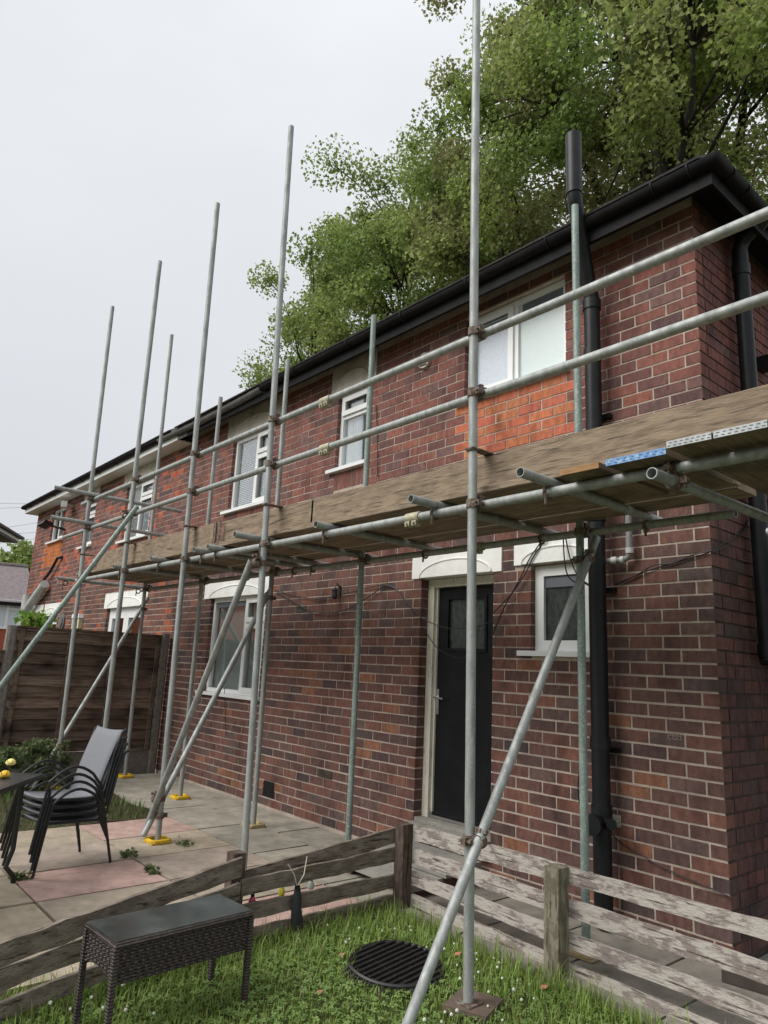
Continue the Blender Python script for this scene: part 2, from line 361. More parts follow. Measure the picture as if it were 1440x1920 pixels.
# openings (x0, x1, z0, z1); lintels (x0, x1, z0, z1, kind)
N_OPEN = dict(W1=(-2.03, -1.0, 3.69, 4.46), W2=(-3.84, -3.32, 3.41, 4.25), W3=(-6.09, -5.09, 3.28, 4.25),
              GW3=(-6.28, -4.97, 1.06, 2.20), GW1=(-1.32, -.82, 1.60, 2.23), DOOR=(-2.475, -1.675, .25, 2.21))
N_LINT = [(-3.96, -3.22, 4.25, 4.585, 'bare'), (-6.25, -4.93, 4.25, 4.585, 'bare'), (-6.46, -4.90, 2.20, 2.415, 'white'),
          (-1.47, -.73, 2.24, 2.42, 'white'), (-2.585, -1.59, 2.21, 2.425, 'white')]
F_OPEN = dict(W4=(-9.70, -8.60, 3.27, 4.22), W5=(-11.72, -11.17, 3.37, 4.22), W6=(-13.86, -12.98, 3.68, 4.40),
              FD=(-9.90, -8.40, .30, 2.19), LW=(-14.15, -13.55, 1.25, 2.15), LD=(-13.28, -12.52, .30, 2.15))
F_LINT = [(-9.85, -8.45, 4.22, 4.53, 'bare'), (-11.85, -11.05, 4.22, 4.53, 'bare'), (-10.03, -8.28, 2.19, 2.43, 'white'),
          (-14.28, -13.50, 2.15, 2.39, 'white'), (-13.42, -12.40, 2.15, 2.39, 'white')]
RAMP = [(.074, .055, .056), (.100, .066, .062), (.126, .073, .065), (.150, .079, .066), (.176, .086, .068), (.202, .095, .071), (.235, .112, .076)]
def brick_col(x, z, side=False, farh=False):
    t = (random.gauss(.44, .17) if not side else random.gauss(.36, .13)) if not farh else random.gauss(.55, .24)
    if z > 2.6 and not farh: t += .10  # paler tones above the platform: open-sky light put into colour, plus cleaner brick
    if not side and random.random() < .05: t += .25
    t = min(max(t, 0), .999)*(len(RAMP)-1); i = int(t); f = t-i
    c = [RAMP[i][k]*(1-f)+RAMP[i+1][k]*f for k in range(3)]
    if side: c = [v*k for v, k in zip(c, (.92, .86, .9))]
    if random.random() < .10: gv = sum(c)/3; c = [v*.6+gv*.4 for v in c]
    if not farh and 3.21 < z < 3.69 and -2.09 < x < -.93: c = [.40*random.uniform(.8, 1.12), .14*random.uniform(.85, 1.15), .075]
    if not farh and random.random() < .03 and z < 1.6: c = [.25, .12, .075]
    if farh and 3.18 < z < 3.66 and -14.1 < x < -12.9: c = [.50, .15, .04]
    if farh and random.random() < .10: c = [.33, .10, .055]
    if z > 2.6 and not (.40 < c[0]): c = [c[0]*1.30, c[1]*1.15, c[2]*1.18]  # upper brick lightened and reddened: brighter sky light painted in, besides less dirt
    return tuple(c)
def row_bricks(xa, xb, n, off=0.):
    """stretcher bond: joint centres of row n (row n hangs under line n)"""
    ph = .5 if n % 2 == 0 else 0.
    js = [(-k-ph+off)*BW for k in range(0, 75)]
    js = [xb]+[j for j in js if xa+.02 < j < xb-.02]+[xa]
    return [(js[i+1]+(.0058 if js[i+1] != xa else 0), js[i]-(.0058 if js[i] != xb else 0)) for i in range(len(js)-1)]
def cut(iv, holes):
    out = [iv]
    for h0, h1 in holes:
        nxt = []
        for a, b in out:
            if h1 <= a or h0 >= b: nxt.append((a, b))
            else:
                if h0-a > .012: nxt.append((a, h0))
                if b-h1 > .012: nxt.append((h1, b))
        out = nxt
    return out
def facade(xa, xb, opens, lints, farh):
    B = []
    rects = list(opens.values())+[l[:4] for l in lints]
    if not farh: rects.append((-3.84, -3.32, 3.20, 3.385))     # soldier course below the narrow window
    for n in range(-36, 22):
        z1, z0 = zline(n)-.006, zline(n+1)+.006
        if z1 > 4.62 or z1 < .02: continue
        z0 = max(z0, -.03)
        zc = (z0+z1)/2
        holes = [(r[0], r[1]) for r in rects if r[2]-.02 < zc < r[3]+.015]
        splits = [(xa, xb)]
        for iv in row_bricks(xa, xb, n, LOFF if zc > -9 and True else 0):
            a, b = iv
            for a2, b2 in cut((a, b), holes):
                if b2-a2 <= .013: continue
                for h0, h1 in holes:
                    if 0 < h0-b2 < .035: b2 = h0
                    if 0 < a2-h1 < .035: a2 = h1
                B.append((a2, b2, z0, z1))
    return B
def wall_body(xa, xb, rects, y0, y1, z0, z1, grow=.004):
    rs = [(r[0]-grow, r[1]+grow, r[2]-grow, r[3]+grow) for r in rects]
    xs = sorted({xa, xb, *[v for r in rs for v in r[:2] if xa < v < xb]}); zs = sorted({z0, z1, *[v for r in rs for v in r[2:] if z0 < v < z1]})
    mb = MB(); solid = {}
    for i in range(len(xs)-1):
        for j in range(len(zs)-1):
            cx, cz = (xs[i]+xs[i+1])/2, (zs[j]+zs[j+1])/2
            solid[i, j] = not any(r[0] < cx < r[1] and r[2] < cz < r[3] for r in rs)
    q = lambda a, b, c, d: mb.add([a, b, c, d], [(0, 1, 2, 3)])
    for (i, j), s in solid.items():
        if not s: continue
        X0, X1, Z0, Z1 = xs[i], xs[i+1], zs[j], zs[j+1]
        q((X0,y0,Z0), (X1,y0,Z0), (X1,y0,Z1), (X0,y0,Z1)); q((X1,y1,Z0), (X0,y1,Z0), (X0,y1,Z1), (X1,y1,Z1))
        if not solid.get((i-1, j)): q((X0,y1,Z0), (X0,y0,Z0), (X0,y0,Z1), (X0,y1,Z1))
        if not solid.get((i+1, j)): q((X1,y0,Z0), (X1,y1,Z0), (X1,y1,Z1), (X1,y0,Z1))
        if not solid.get((i, j-1)): q((X0,y0,Z0), (X0,y1,Z0), (X1,y1,Z0), (X1,y0,Z0))
        if not solid.get((i, j+1)): q((X0,y0,Z1), (X1,y0,Z1), (X1,y1,Z1), (X0,y1,Z1))
    return mb
ubrick = MB().box((-.5, -.5, -.5), (.5, .5, .5)).mesh('brick', 'brick_obj')
BD = .10
def single_brick(parent, x0, x1, y0, y1, z0, z1, c):
    o = link('brick', ubrick, parent); o.location = ((x0+x1)/2, (y0+y1)/2, (z0+z1)/2); o.scale = (x1-x0-random.uniform(0, .003), y1-y0, z1-z0-random.uniform(0, .003)); o.color = (*c, 1); o.rotation_euler = (0, R_(random.uniform(-.35, .35)), 0)
    return o
# --- near house front wall
nb_ = facade(XP+.004, 0, N_OPEN, N_LINT, False)
wall = wall_body(XP+.003, -.008, list(N_OPEN.values()), .004, .26, -.10, EAVE+.02).build('wall', 'mortar_light', near)
def px_size(x, z, y=0):
    d = (np.array([x, y, z])-CAM)@CR.T
    u, v = 720+FPX*d[0]/d[2], 960-FPX*d[1]/d[2]
    return d[2], u, v
cand = []
for b in nb_:
    d, u, v = px_size((b[0]+b[1])/2, (b[2]+b[3])/2)
    cand.append((d, b, 0 < u < 1440 and 0 < v < 1790))
side = []          # near house side wall x = 0, facing +x
for n in range(-36, 22):
    z1, z0 = zline(n)-.006, zline(n+1)+.006
    if z1 > 4.62 or z1 < .02: continue
    z0 = max(z0, -.03); js = [BD+.002] if False else [0.]
    ph = .5 if n % 2 == 1 else 1.0
    edges = [.1075 if n % 2 else .107]
    ys = [ph*BW+k*BW for k in range(0, 34)]
    ys = [y for y in ys if y < 7.0]+[7.0]
    start = BD+.003
    for k, y in enumerate(ys):
        a = start if k == 0 else ys[k-1]+.004
        if y-.004-a > .02: side.append((a, y-.004, z0, z1))
scand = []
for b in side:
    d, u, v = px_size(0, (b[2]+b[3])/2, (b[0]+b[1])/2)
    scand.append((d*1.6, b, 0 < u < 1440 and 0 < v < 1770))
allc = [(d, 'f', b) for d, b, vis in cand if vis]+[(d, 's', b) for d, b, vis in scand if vis]
allc.sort(key=lambda t: t[0]); pick = {(k, b) for d, k, b in allc[:300]}
rest = MB()
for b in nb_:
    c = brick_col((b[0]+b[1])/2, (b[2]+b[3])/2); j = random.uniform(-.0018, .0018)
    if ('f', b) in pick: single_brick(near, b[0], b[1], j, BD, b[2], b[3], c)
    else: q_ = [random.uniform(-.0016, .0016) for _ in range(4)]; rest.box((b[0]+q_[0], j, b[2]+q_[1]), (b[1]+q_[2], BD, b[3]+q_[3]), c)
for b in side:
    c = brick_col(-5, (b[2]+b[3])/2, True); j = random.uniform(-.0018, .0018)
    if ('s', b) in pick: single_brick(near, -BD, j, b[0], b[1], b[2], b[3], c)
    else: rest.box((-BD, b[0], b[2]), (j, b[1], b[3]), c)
for k in range(7):                               # soldier bricks under the narrow window
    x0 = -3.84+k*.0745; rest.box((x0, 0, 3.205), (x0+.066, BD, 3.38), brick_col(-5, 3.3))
tag(rest.build('brick_field', 'brick_attr', near), kind='stuff')
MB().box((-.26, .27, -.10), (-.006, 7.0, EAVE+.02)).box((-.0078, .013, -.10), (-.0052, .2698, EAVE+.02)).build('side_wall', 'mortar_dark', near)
MB().box((XP+.003, 7.0, -.10), (-.008, 7.25, EAVE+.02)).build('back_wall', 'brick_attr', near)
MB().box((XP+.01, .27, -.09), (-.27, 6.99, .20)).build('floor', 'room_dark', near)
MB().box((XP+.01, .27, 2.46), (-.27, 6.99, 2.70)).build('upper_floor', 'room_dark', near)
# --- far house
fb_ = facade(XL, XP-.004, F_OPEN, F_LINT, True)
wall_body(XL+.008, XP-.003, list(F_OPEN.values()), .004, .26, -.10, EAVE+.02).build('wall', 'mortar_light', far)
rest = MB()
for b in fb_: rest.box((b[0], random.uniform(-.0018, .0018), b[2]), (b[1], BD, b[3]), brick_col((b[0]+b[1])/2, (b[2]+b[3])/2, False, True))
tag(rest.build('brick_field', 'brick_attr', far), kind='stuff')
MB().box((XL+.008, .27, -.10), (XL+.26, 7.0, EAVE+.02)).build('side_wall', 'red_brick_far', far)
MB().box((XL+.008, 7.0, -.10), (XP-.003, 7.25, EAVE+.02)).build('back_wall', 'red_brick_far', far)
MB().box((XP-.24, .27, -.10), (XP-.003, 7.0, EAVE+.02)).build('party_wall', 'room_dark', far)
MB().box((XL+.27, .27, -.09), (XP-.25, 6.99, .20)).build('floor', 'room_dark', far)
MB().box((XL+.27, .27, 2.46), (XP-.25, 6.99, 2.70)).build('upper_floor', 'room_dark', far)

# lintels with a moulded arch line
def lintel(parent, x0, x1, z0, z1, kind):
    mb = MB().box((x0, -.012, z0), (x1, .10, z1))
    w = x1-x0; cx = (x0+x1)/2; half = w*.40; rise = (z1-z0)*.62
    pts = [(cx+half*math.cos(t), z0+.003+rise*math.sin(t)) for t in np.linspace(0, math.pi, 25)]
    mb.prism([(px, -.020, pz) for px, pz in pts], (0, .0075, 0))
    mb.path([(px, -.020, pz) for px, pz in pts], .0075, 6)
    o = mb.build('lintel', 'lintel_white' if kind == 'white' else 'lintel_bare', parent); return o
for l in N_LINT: lintel(near, *l)
for l in F_LINT: lintel(far, *l)

# windows: frame (the part) > sash, pane, sill, curtain or blind
def bars(mb, x0, x1, z0, z1, w, y0, y1):
    mb.box((x0, y0, z0), (x1, y1, z0+w)); mb.box((x0, y0, z1-w), (x1, y1, z1))
    mb.box((x0, y0, z0+w), (x0+w, y1, z1-w)); mb.box((x1-w, y0, z0+w), (x1, y1, z1-w))
def window(parent, o, lights, rec=.045, sill=True, pane='pane_glass', sill_d=.05, fw=.045, sillw=.09):
    """lights: list of (u0,u1,v0,v1,sash?,dressing) in fractions of the opening"""
    x0, x1, z0, z1 = o; e = .003
    zb = z0+(.018 if sill else 0)
    f = MB(); y0, y1 = rec, rec+.06
    bars(f, x0+e, x1-e, zb, z1-e, fw, y0, y1)
    us = sorted({round(l[1], 3) for l in lights if l[1] < .99}); 
    for u in us:
        xm = x0+(x1-x0)*u; f.box((xm-.028, y0+.003, zb+fw), (xm+.028, y1-.002, z1-e-fw))
    for l in lights:
        if l[3] < .99:
            zm = zb+(z1-zb)*l[3]; xa, xb = x0+(x1-x0)*l[0], x0+(x1-x0)*l[1]
            f.box((xa+(.03 if l[0] > .01 else fw), y0+.005, zm-.026), (xb-(.03 if l[1] < .99 else fw), y1-.004, zm+.026))
    fr = f.build('window', 'white_upvc', parent)
    for u0, u1, v0, v1, sash, dress in lights:
        a = x0+(x1-x0)*u0+(.028 if u0 > .01 else fw); b = x0+(x1-x0)*u1-(.028 if u1 < .99 else fw)
        c = zb+(z1-zb)*v0+(.026 if v0 > .01 else fw); d = zb+(z1-zb)*v1-(.026 if v1 < .99 else fw)
        if sash:
            s = MB(); bars(s, a-.014, b+.014, c-.014, d+.014, .052, y0-.016, y0-.001); s.build('sash', 'white_upvc', fr)
            a += .036; b -= .036; c += .036; d -= .036
        pm = pane if pane != 'pane_glass' else 'pane_glass'
        if dress and dress.startswith('frosted'): pm = dress
        MB().box((a-.004, y0+.026, c-.004), (b+.004, y0+.030, d+.004)).build('pane', pm, fr)
        if dress == 'blind':
            s = MB(); zz = c
            while zz < d: s.obox(((a+b)/2, y0+.052, zz), ((b-a)/2+.003, 0, 0), (0, .009, .010), (0, -.0006, .0008)); zz += .024
            s.build('blind', 'blind_slat', fr)
        elif dress == 'vertical':
            n = max(3, int((b-a)/.08)); s = MB()
            for k in range(n+1):
                xx = a+(b-a)*k/n; s.obox((min(max(xx, a+.04), b-.04), y0+.085, (c+d)/2-.02), (.041, .012, 0), (-.0004, .0013, 0), (0, 0, (d-c)/2-.02))
            s.build('vertical_blind', 'blind_green', fr)
        elif dress == 'curtain':
            n = 40; s = MB(); vs = []
            for k in range(n+1):
                xx = a-.002+(b-a+.004)*k/n; yy = y0+.065+.02*math.sin(k*1.9+.7*math.sin(k*.6)); vs += [(xx, yy, c-.003), (xx, yy, d+.003)]
            s.add(vs, [(2*k, 2*k+2, 2*k+3, 2*k+1) for k in range(n)])
            cu = s.build('curtain', 'curtain', fr); cu.data.shade_smooth()
        elif dress == 'curtain_half':
            n = 30; s = MB()
            for (ca, cb) in ((a-.002, a+(b-a)*.62), (a+(b-a)*.72, b+.002)):
                vs = []
                for k in range(n+1):
                    xx = ca+(cb-ca)*k/n; yy = y0+.062+.018*math.sin(k*1.7); vs += [(xx, yy, c-.003), (xx, yy, d+.003)]
                s.add(vs, [(2*k, 2*k+2, 2*k+3, 2*k+1) for k in range(n)])
            cu = s.build('curtain', 'curtain', fr); cu.data.shade_smooth()
    if sill:
        MB().box((x0-sillw, -sill_d, z0-.020), (x1+sillw*.35, rec-.002, z0+.016)).build('sill', 'white_upvc', fr)
    return fr
def headbox(fr, x0, x1, z0, z1, y): MB().box((x0, y, z0), (x1, y+.01, z1)).build('trickle_vent', 'headbox', fr)
w = window(near, N_OPEN['W1'], [(0, .5, 0, 1, True, 'frosted'), (.5, 1, 0, 1, False, 'frosted_pale')])
headbox(w, -1.88, -1.60, 4.30, 4.355, .058); headbox(w, -1.455, -1.06, 4.33, 4.405, .062)
w = window(near, N_OPEN['W2'], [(0, 1, 0, .70, False, 'curtain_half'), (0, 1, .70, 1, True, 'curtain_half')])
w = window(near, N_OPEN['W3'], [(0, .55, 0, 1, False, 'blind'), (.55, 1, 0, .68, True, 'blind'), (.55, 1, .68, 1, True, 'curtain')])
w = window(near, N_OPEN['GW3'], [(0, .62, 0, 1, False, 'vertical'), (.62, 1, 0, .72, True, 'vertical'), (.62, 1, .72, 1, True, 'vertical')])
headbox(w, -6.22, -5.53, 2.09, 2.145, .062)
w = window(near, N_OPEN['GW1'], [(0, 1, 0, 1, False, 'frosted_dark')], fw=.075)
headbox(w, -1.235, -.905, 2.07, 2.145, .060)
window(far, F_OPEN['W4'], [(0, .5, 0, 1, False, 'curtain'), (.5, 1, 0, .72, True, 'curtain'), (.5, 1, .72, 1, True, 'curtain')])
window(far, F_OPEN['W5'], [(0, 1, 0, .72, True, 'curtain'), (0, 1, .72, 1, True, 'curtain')])
window(far, F_OPEN['W6'], [(0, .5, 0, 1, False, None), (.5, 1, 0, 1, True, None)])
window(far, F_OPEN['LW'], [(0, 1, 0, 1, True, None)])
def french(parent, o, n=2, name='french_door'):
    x0, x1, z0, z1 = o; f = MB(); bars(f, x0+.003, x1-.003, z0, z1-.003, .06, .05, .11); fr = f.build(name, 'white_upvc', parent)
    for k in range(n):
        a = x0+.06+(x1-x0-.12)*k/n; b = x0+.06+(x1-x0-.12)*(k+1)/n
        s = MB(); bars(s, a+.004, b-.004, z0+.064, z1-.066, .095, .045, .10); s.box((a+.10, .055, z0+.16), (b-.10, .09, z0+.62)); s.build('leaf', 'white_upvc', fr)
        MB().box((a+.095, .075, z0+.62), (b-.095, .079, z1-.157)).build('pane', 'pane_glass', fr)
    return fr
french(far, F_OPEN['FD']); french(far, F_OPEN['LD'], 1, 'back_door')
# --- black door
x0, x1, z0, z1 = N_OPEN['DOOR']
f = MB(); FY = .085
f.box((x0+.003, FY, z0+.04), (x0+.072, FY+.075, z1-.004)); f.box((x1-.072, FY, z0+.04), (x1-.003, FY+.075, z1-.004)); f.box((x0+.072, FY+.002, z1-.072), (x1-.072, FY+.073, z1-.006))
f.box((x0+.073, FY+.028, z0+.10), (x0+.092, FY+.07, z1-.073)); f.box((x1-.092, FY+.028, z0+.10), (x1-.073, FY+.07, z1-.073))
f.build('door_frame', 'cream_paint', near)
dl = MB(); a, b = x0+.080, x1-.080; DY = FY+.045
gx0, gx1, gz0, gz1 = -2.265, -1.865, 1.63, 2.035
dl.box((a, DY, .335), (gx0, DY+.04, z1-.078)); dl.box((gx1, DY, .335), (b, DY+.04, z1-.078)); dl.box((gx0, DY, .335), (gx1, DY+.04, gz0)); dl.box((gx0, DY, gz1), (gx1, DY+.04, z1-.078))
bars(dl, gx0-.022, gx1+.022, gz0-.022, gz1+.022, .024, DY-.010, DY-.0005)
door = dl.build('door', 'door_black', near)
MB().box((gx0, DY+.012, gz0), (gx1, DY+.018, gz1)).build('glass_pane', 'frosted_dark', door)
h = MB().box((-2.385, DY-.010, 1.10), (-2.348, DY-.001, 1.30)); h.tube((-2.366, DY-.009, 1.235), (-2.366, DY-.05, 1.235), .009, 8); h.tube((-2.37, DY-.045, 1.235), (-2.26, DY-.05, 1.228), .008, 8)
sm(h.build('handle', 'chrome', door))
MB().box((x0+.073, FY+.005, z0+.062), (x1-.073, FY+.09, z0+.082)).build('threshold_strip', 'chrome', door)
MB().box((x0+.004, .004, z0-.01), (x1-.004, .25, z0+.058)).build('threshold', 'concrete_grey', near)
# stone sill ledge at the door, and the stepping slabs on the path in front of it
MB().box((-2.47, -.055, .165), (-1.68, .0, z0+.03)).build('door_ledge', 'concrete_grey', near)

# --- eaves: fascia, open soffit, half-round gutter that turns the corner
def half_gutter(pts, r=.055, up=Vector((0, 0, 1))):
    """open half-round channel along a polyline with mitred corners (horizontal run)"""
    mb = MB(); n = 9; rings = []
    pts = [Vector(p) for p in pts]
    for i, p in enumerate(pts):
        d0 = (pts[i]-pts[i-1]).normalized() if i else (pts[1]-pts[0]).normalized()
        d1 = (pts[i+1]-pts[i]).normalized() if i < len(pts)-1 else d0
        t = (d0+d1).normalized(); s = t.cross(up).normalized(); k = 1/max(.3, t.dot(d1))
        rings.append([p+s*(r*math.cos(a)*k)-up*(r*math.sin(a)) for a in np.linspace(0, math.pi, n)]+[p+s*((r-.006)*math.cos(a)*k)-up*((r-.006)*math.sin(a)) for a in np.linspace(math.pi, 0, n)])
    m = 2*n; vs = [v for q in rings for v in q]
    fs = [(a*m+k, a*m+(k+1) % m, (a+1)*m+(k+1) % m, (a+1)*m+k) for a in range(len(pts)-1) for k in range(m)]
    fs += [tuple(range(m-1, -1, -1)), tuple((len(pts)-1)*m+k for k in range(m))]
    mb.add(vs, fs); return mb
GZ = 4.60; GO = .262
nf = MB().box((XP+.3, -.235, 4.455), (.235, -.213, 4.635)).box((.213, -.213, 4.455), (.235, 7.3, 4.635)); nf.build('fascia', 'fascia_black', near)
MB().box((XP, -.213, 4.612), (.213, .0, 4.625)).box((0.0, .0, 4.612), (.213, 7.2, 4.625)).build('soffit', 'fascia_black', near)
gut = sm(half_gutter([(-5.0, -GO, GZ), (-2.9, -GO, GZ), (GO, -GO, GZ), (GO, 2.5, GZ), (GO, 7.3, GZ)]).build('gutter', 'fascia_black', near))
def ring_y(mb, x, r=.060, w=.014):
    pts = [(x, -GO+r*math.cos(a), GZ-r*math.sin(a)) for a in np.linspace(-.12, math.pi+.12, 11)]
    mb.path(pts, w*.5, 5)
for x in (-4.3, -3.35, -2.55, -1.75, -.95, -.12, .12):
    mb = MB(); ring_y(mb, x); mb.build('bracket', 'black_plastic', gut)
for y in (-.08, .14, .62, 1.4):
    mb = MB(); mb.path([(GO-.06*math.cos(a), y, GZ-.06*math.sin(a)) for a in np.linspace(-.12, math.pi+.12, 11)], .007, 5); mb.build('bracket', 'black_plastic', gut)
MB().box((-.02, -.03, 4.626), (.02, .03, 4.70)).tube((0, 0, 4.69), (0, 0, 4.80), .018, 8).build('vent_cowl', 'gutter_grey', near)
# worn grey end of the old gutter, sagging between the houses
og = half_gutter([(-7.9, -GO, GZ-.015), (-6.6, -GO, GZ-.04), (-5.7, -GO, GZ-.03), (-5.02, -GO, GZ-.01)], .05).build('old_gutter', 'gutter_grey', near); sm(og)
MB().box((XP, -.232, 4.47), (XP+.298, -.213, 4.633)).build('fascia_end', 'gutter_grey', near)
ff = MB().box((XL-.235, -.235, 4.47), (XP-.002, -.213, 4.635)).box((XL-.235, -.213, 4.47), (XL-.213, 7.3, 4.635)); ff.build('fascia', 'white_upvc', far)
MB().box((XL-.212, -.212, 4.472), (XP-.002, .0, 4.484)).box((XL-.212, .0, 4.472), (XL, 7.2, 4.484)).build('soffit', 'white_upvc', far)
fg = sm(half_gutter([(XL-GO, 7.3, GZ+.015), (XL-GO, -GO, GZ+.015), (-7.95, -GO, GZ)]).build('gutter', 'fascia_black', far))
for x in np.arange(XL+.3, -8, .85):
    mb = MB(); ring_y(mb, x); mb.build('bracket', 'black_plastic', fg)
def roof(parent, xa, xb, hipl, hipr):
    e = .27; z = 4.64; t = math.tan(R_(32)); yr = 3.6; zr = z+t*(yr+e); d = yr+e
    A, B, C, D = (xa-(e if hipl else 0), -e, z), (xb+(e if hipr else 0), -e, z), (xb+(e if hipr else 0), 7.2+e, z), (xa-(e if hipl else 0), 7.2+e, z)
    r0, r1 = (xa-e+d if hipl else xa, yr, zr), (xb+e-d if hipr else xb, yr, zr)
    mb = MB(); th = Vector((0, 0, -.05))
    vs = [Vector(v) for v in (A, B, C, D, r0, r1)]; vs += [v+th for v in vs]
    fs = [(0, 1, 5, 4), (2, 3, 4, 5), (1, 2, 5), (3, 0, 4)]; fs += [tuple(6+i for i in reversed(f)) for f in fs]
    for i, j in ((0, 1), (1, 2), (2, 3), (3, 0)): fs.append((j, i, 6+i, 6+j))
    mb.add(vs, fs)
    ro = mb.build('roof', 'roof_tile', parent)
    tl = MB(); x = A[0]+.02                        # eaves course of tiles
    while x < B[0]-.2:
        tl.obox((x+.125, -e+.10, z+.075), (.122, 0, 0), (0, .14, .14*t), (0, -.006*t, .006)); x += .25
    tag(tl.build('eaves_tiles', 'roof_tile', ro), kind='stuff'); return ro
roof(near, XP, 0, False, True); roof(far, XL, XP-.002, True, False)

# --- pipes on the near house
PYS = -.115
sp = MB(); r = .056
sp.path([(-.70, PYS, .03), (-.70, PYS, 4.02)], r, 16)
sp.path([(-.70, PYS, 3.99), (-.70, PYS, 4.10), (-.70, PYS-.03, 4.17), (-.675, -.29, 4.55), (-.645, -.385, 4.70), (-.64, -.40, 4.78), (-.64, -.40, 4.86)], r*.93, 16)
svp = sm(sp.build('soil_pipe', 'black_plastic', near))
for z in (.62, 1.02, 2.46, 3.62, 4.0): sm(MB().path([(-.70, PYS, z), (-.70, PYS, z+.075)], r+.008, 16).build('collar', 'black_plastic', svp))
sm(MB().path([(-.64, -.40, 4.76), (-.64, -.40, 5.24)], r*1.02, 16).build('vent_stack', 'black_plastic', svp))
ac = MB(); ac.path([(-.70, PYS, .60), (-.68, PYS-.13, .60)], .05, 14); ac.path([(-.681, PYS-.125, .60), (-.679, PYS-.15, .60)], .062, 14)
sm(ac.build('access_cap', 'black_plastic', svp))
ac = MB(); ac.path([(-.70, PYS, .60), (-.59, PYS-.07, .61)], .033, 12); sm(ac.build('branch', 'black_plastic', svp))
for z in (1.0, 2.0, 3.2):
    MB().box((-.775, -.045, z), (-.625, -.001, z+.03)).build('clip', 'black_plastic', svp)
wp = MB(); wp.path([(-.66, -.07, 2.20), (-.54, -.055, 2.20), (-.51, -.05, 2.215), (-.50, -.05, 2.25), (-.50, -.05, 2.62)], .020, 10)
wpo = sm(wp.build('waste_pipe', 'pipe_grey', near))
for p0, p1 in (((-.62, -.065, 2.20), (-.585, -.06, 2.20)), ((-.50, -.05, 2.24), (-.50, -.05, 2.275)), ((-.56, -.057, 2.20), (-.535, -.055, 2.20))): sm(MB().tube(p0, p1, .026, 10).build('fitting', 'pipe_white', wpo))
# side wall downpipe and the wider pipe below
DPY = onX(1396, 600, .085).y; dp = MB(); dp.path([(.085, DPY, 1.60), (.085, DPY, 4.40), (.12, DPY, 4.48), (.22, DPY, 4.53), (.255, DPY, 4.57)], .052, 14)
dpo = sm(dp.build('downpipe', 'black_plastic', near)); 
for z in (1.62, 2.9, 4.2): sm(MB().path([(.085, DPY, z), (.085, DPY, z+.08)], .06, 14).build('collar', 'black_plastic', dpo))
so_ = sm(MB().path([(.11, .84, -.01), (.11, .84, 3.3)], .075, 14).build('side_pipe', 'black_plastic', near))
MB().path([(.0, .62, 1.62), (.10, .64, 1.63), (.11, .80, 1.60)], .05, 12).build('side_branch', 'black_plastic', near)
# pipes and boxes on the far house
pw = MB(); pw.path([(-14.42, -.12, .0), (-14.42, -.12, 2.62)], .085, 12); pw.path([(-14.42, -.12, 2.22), (-14.05, -.12, 2.42), (-13.25, -.12, 2.78)], .085, 12)
sm(pw.build('vent_pipe', 'pipe_white', far))
sm(MB().path([(-13.95, -.07, 2.72), (-13.2, -.07, 3.02), (-12.85, -.06, 3.28), (-12.72, -.02, 3.29)], .028, 8).build('thin_waste_pipe', 'black_plastic', far))
al = MB().box((-11.38, -.07, 1.88), (-11.02, -.001, 2.06)).build('alarm_box', 'box_cream', far)
MB().prism([(-11.40, -.085, 2.062), (-11.0, -.085, 2.062), (-11.03, -.085, 2.135), (-11.37, -.085, 2.135)], (0, .084, 0)).build('cap', 'box_white', al)
mb = MB(); mb.path([(-12.15, -.002, 2.02), (-12.15, -.03, 2.02)], .15, 18); mb.path([(-12.15, -.03, 2.02), (-12.15, -.05, 2.02)], .10, 18); sm(mb.build('extractor_vent', 'gutter_grey', far))
fl = MB(); fl.obox((-13.0, -.34, 3.93), (.13, .02, .02), (-.02, .09, -.02), (0, .02, .035)); fl.path([(-12.85, -.004, 3.86), (-12.85, -.12, 3.88), (-12.95, -.28, 3.92)], .025, 6); fl.build('floodlight', 'black_metal', far)
cm = MB(); cm.obox((-12.45, -.20, 4.28), (.18, -.05, -.015), (.015, .055, 0), (0, 0, .055)); cm.path([(-12.55, -.002, 4.30), (-12.50, -.14, 4.29)], .025, 6); cm.build('security_camera', 'box_white', far)
# small wall fixtures of the near house
lm = MB(); lm.box((-3.633, -.012, 2.12), (-3.597, -.001, 2.21)); lm.path([(-3.615, -.010, 2.20), (-3.615, -.05, 2.235), (-3.615, -.065, 2.19)], .006, 6)
lm.lathe((-3.615, -.065, 2.08), [(.016, 0), (.032, .014), (.022, .07), (.032, .08), (.008, .105)], 8)
sm(lm.build('wall_lamp', 'black_metal', near))
vt = MB(); vt.path([(-2.52, -.001, 4.225), (-2.52, -.03, 4.225)], .075, 18); sm(vt.build('extractor_vent', 'lintel_bare', near))
mb = MB()
for k in range(5): mb.obox((-2.52, -.034, 4.175+k*.024), (.06-.008*abs(k-2), 0, 0), (0, .006, -.004), (0, .001, .0015))
mb.build('vent_slats', 'gutter_grey', near)
def airbrick(x, z, w, hh, m):
    mb = MB().box((x-w/2, -.004, z-hh/2), (x+w/2, -.0022, z+hh/2))
    for k in range(3): mb.box((x-w/2, -.010, z-hh/2+hh*(k+.2)/3), (x+w/2, -.0045, z-hh/2+hh*(k+.55)/3))
    return mb.build('air_brick', m, near)
airbrick(-3.68, .465, .215, .07, 'mortar_dark'); airbrick(-4.62, .19, .20, .15, 'black_plastic'); airbrick(-.74, .60, .20, .07, 'lintel_bare')
nm = MB()                                          # number scratched on a brick near the corner
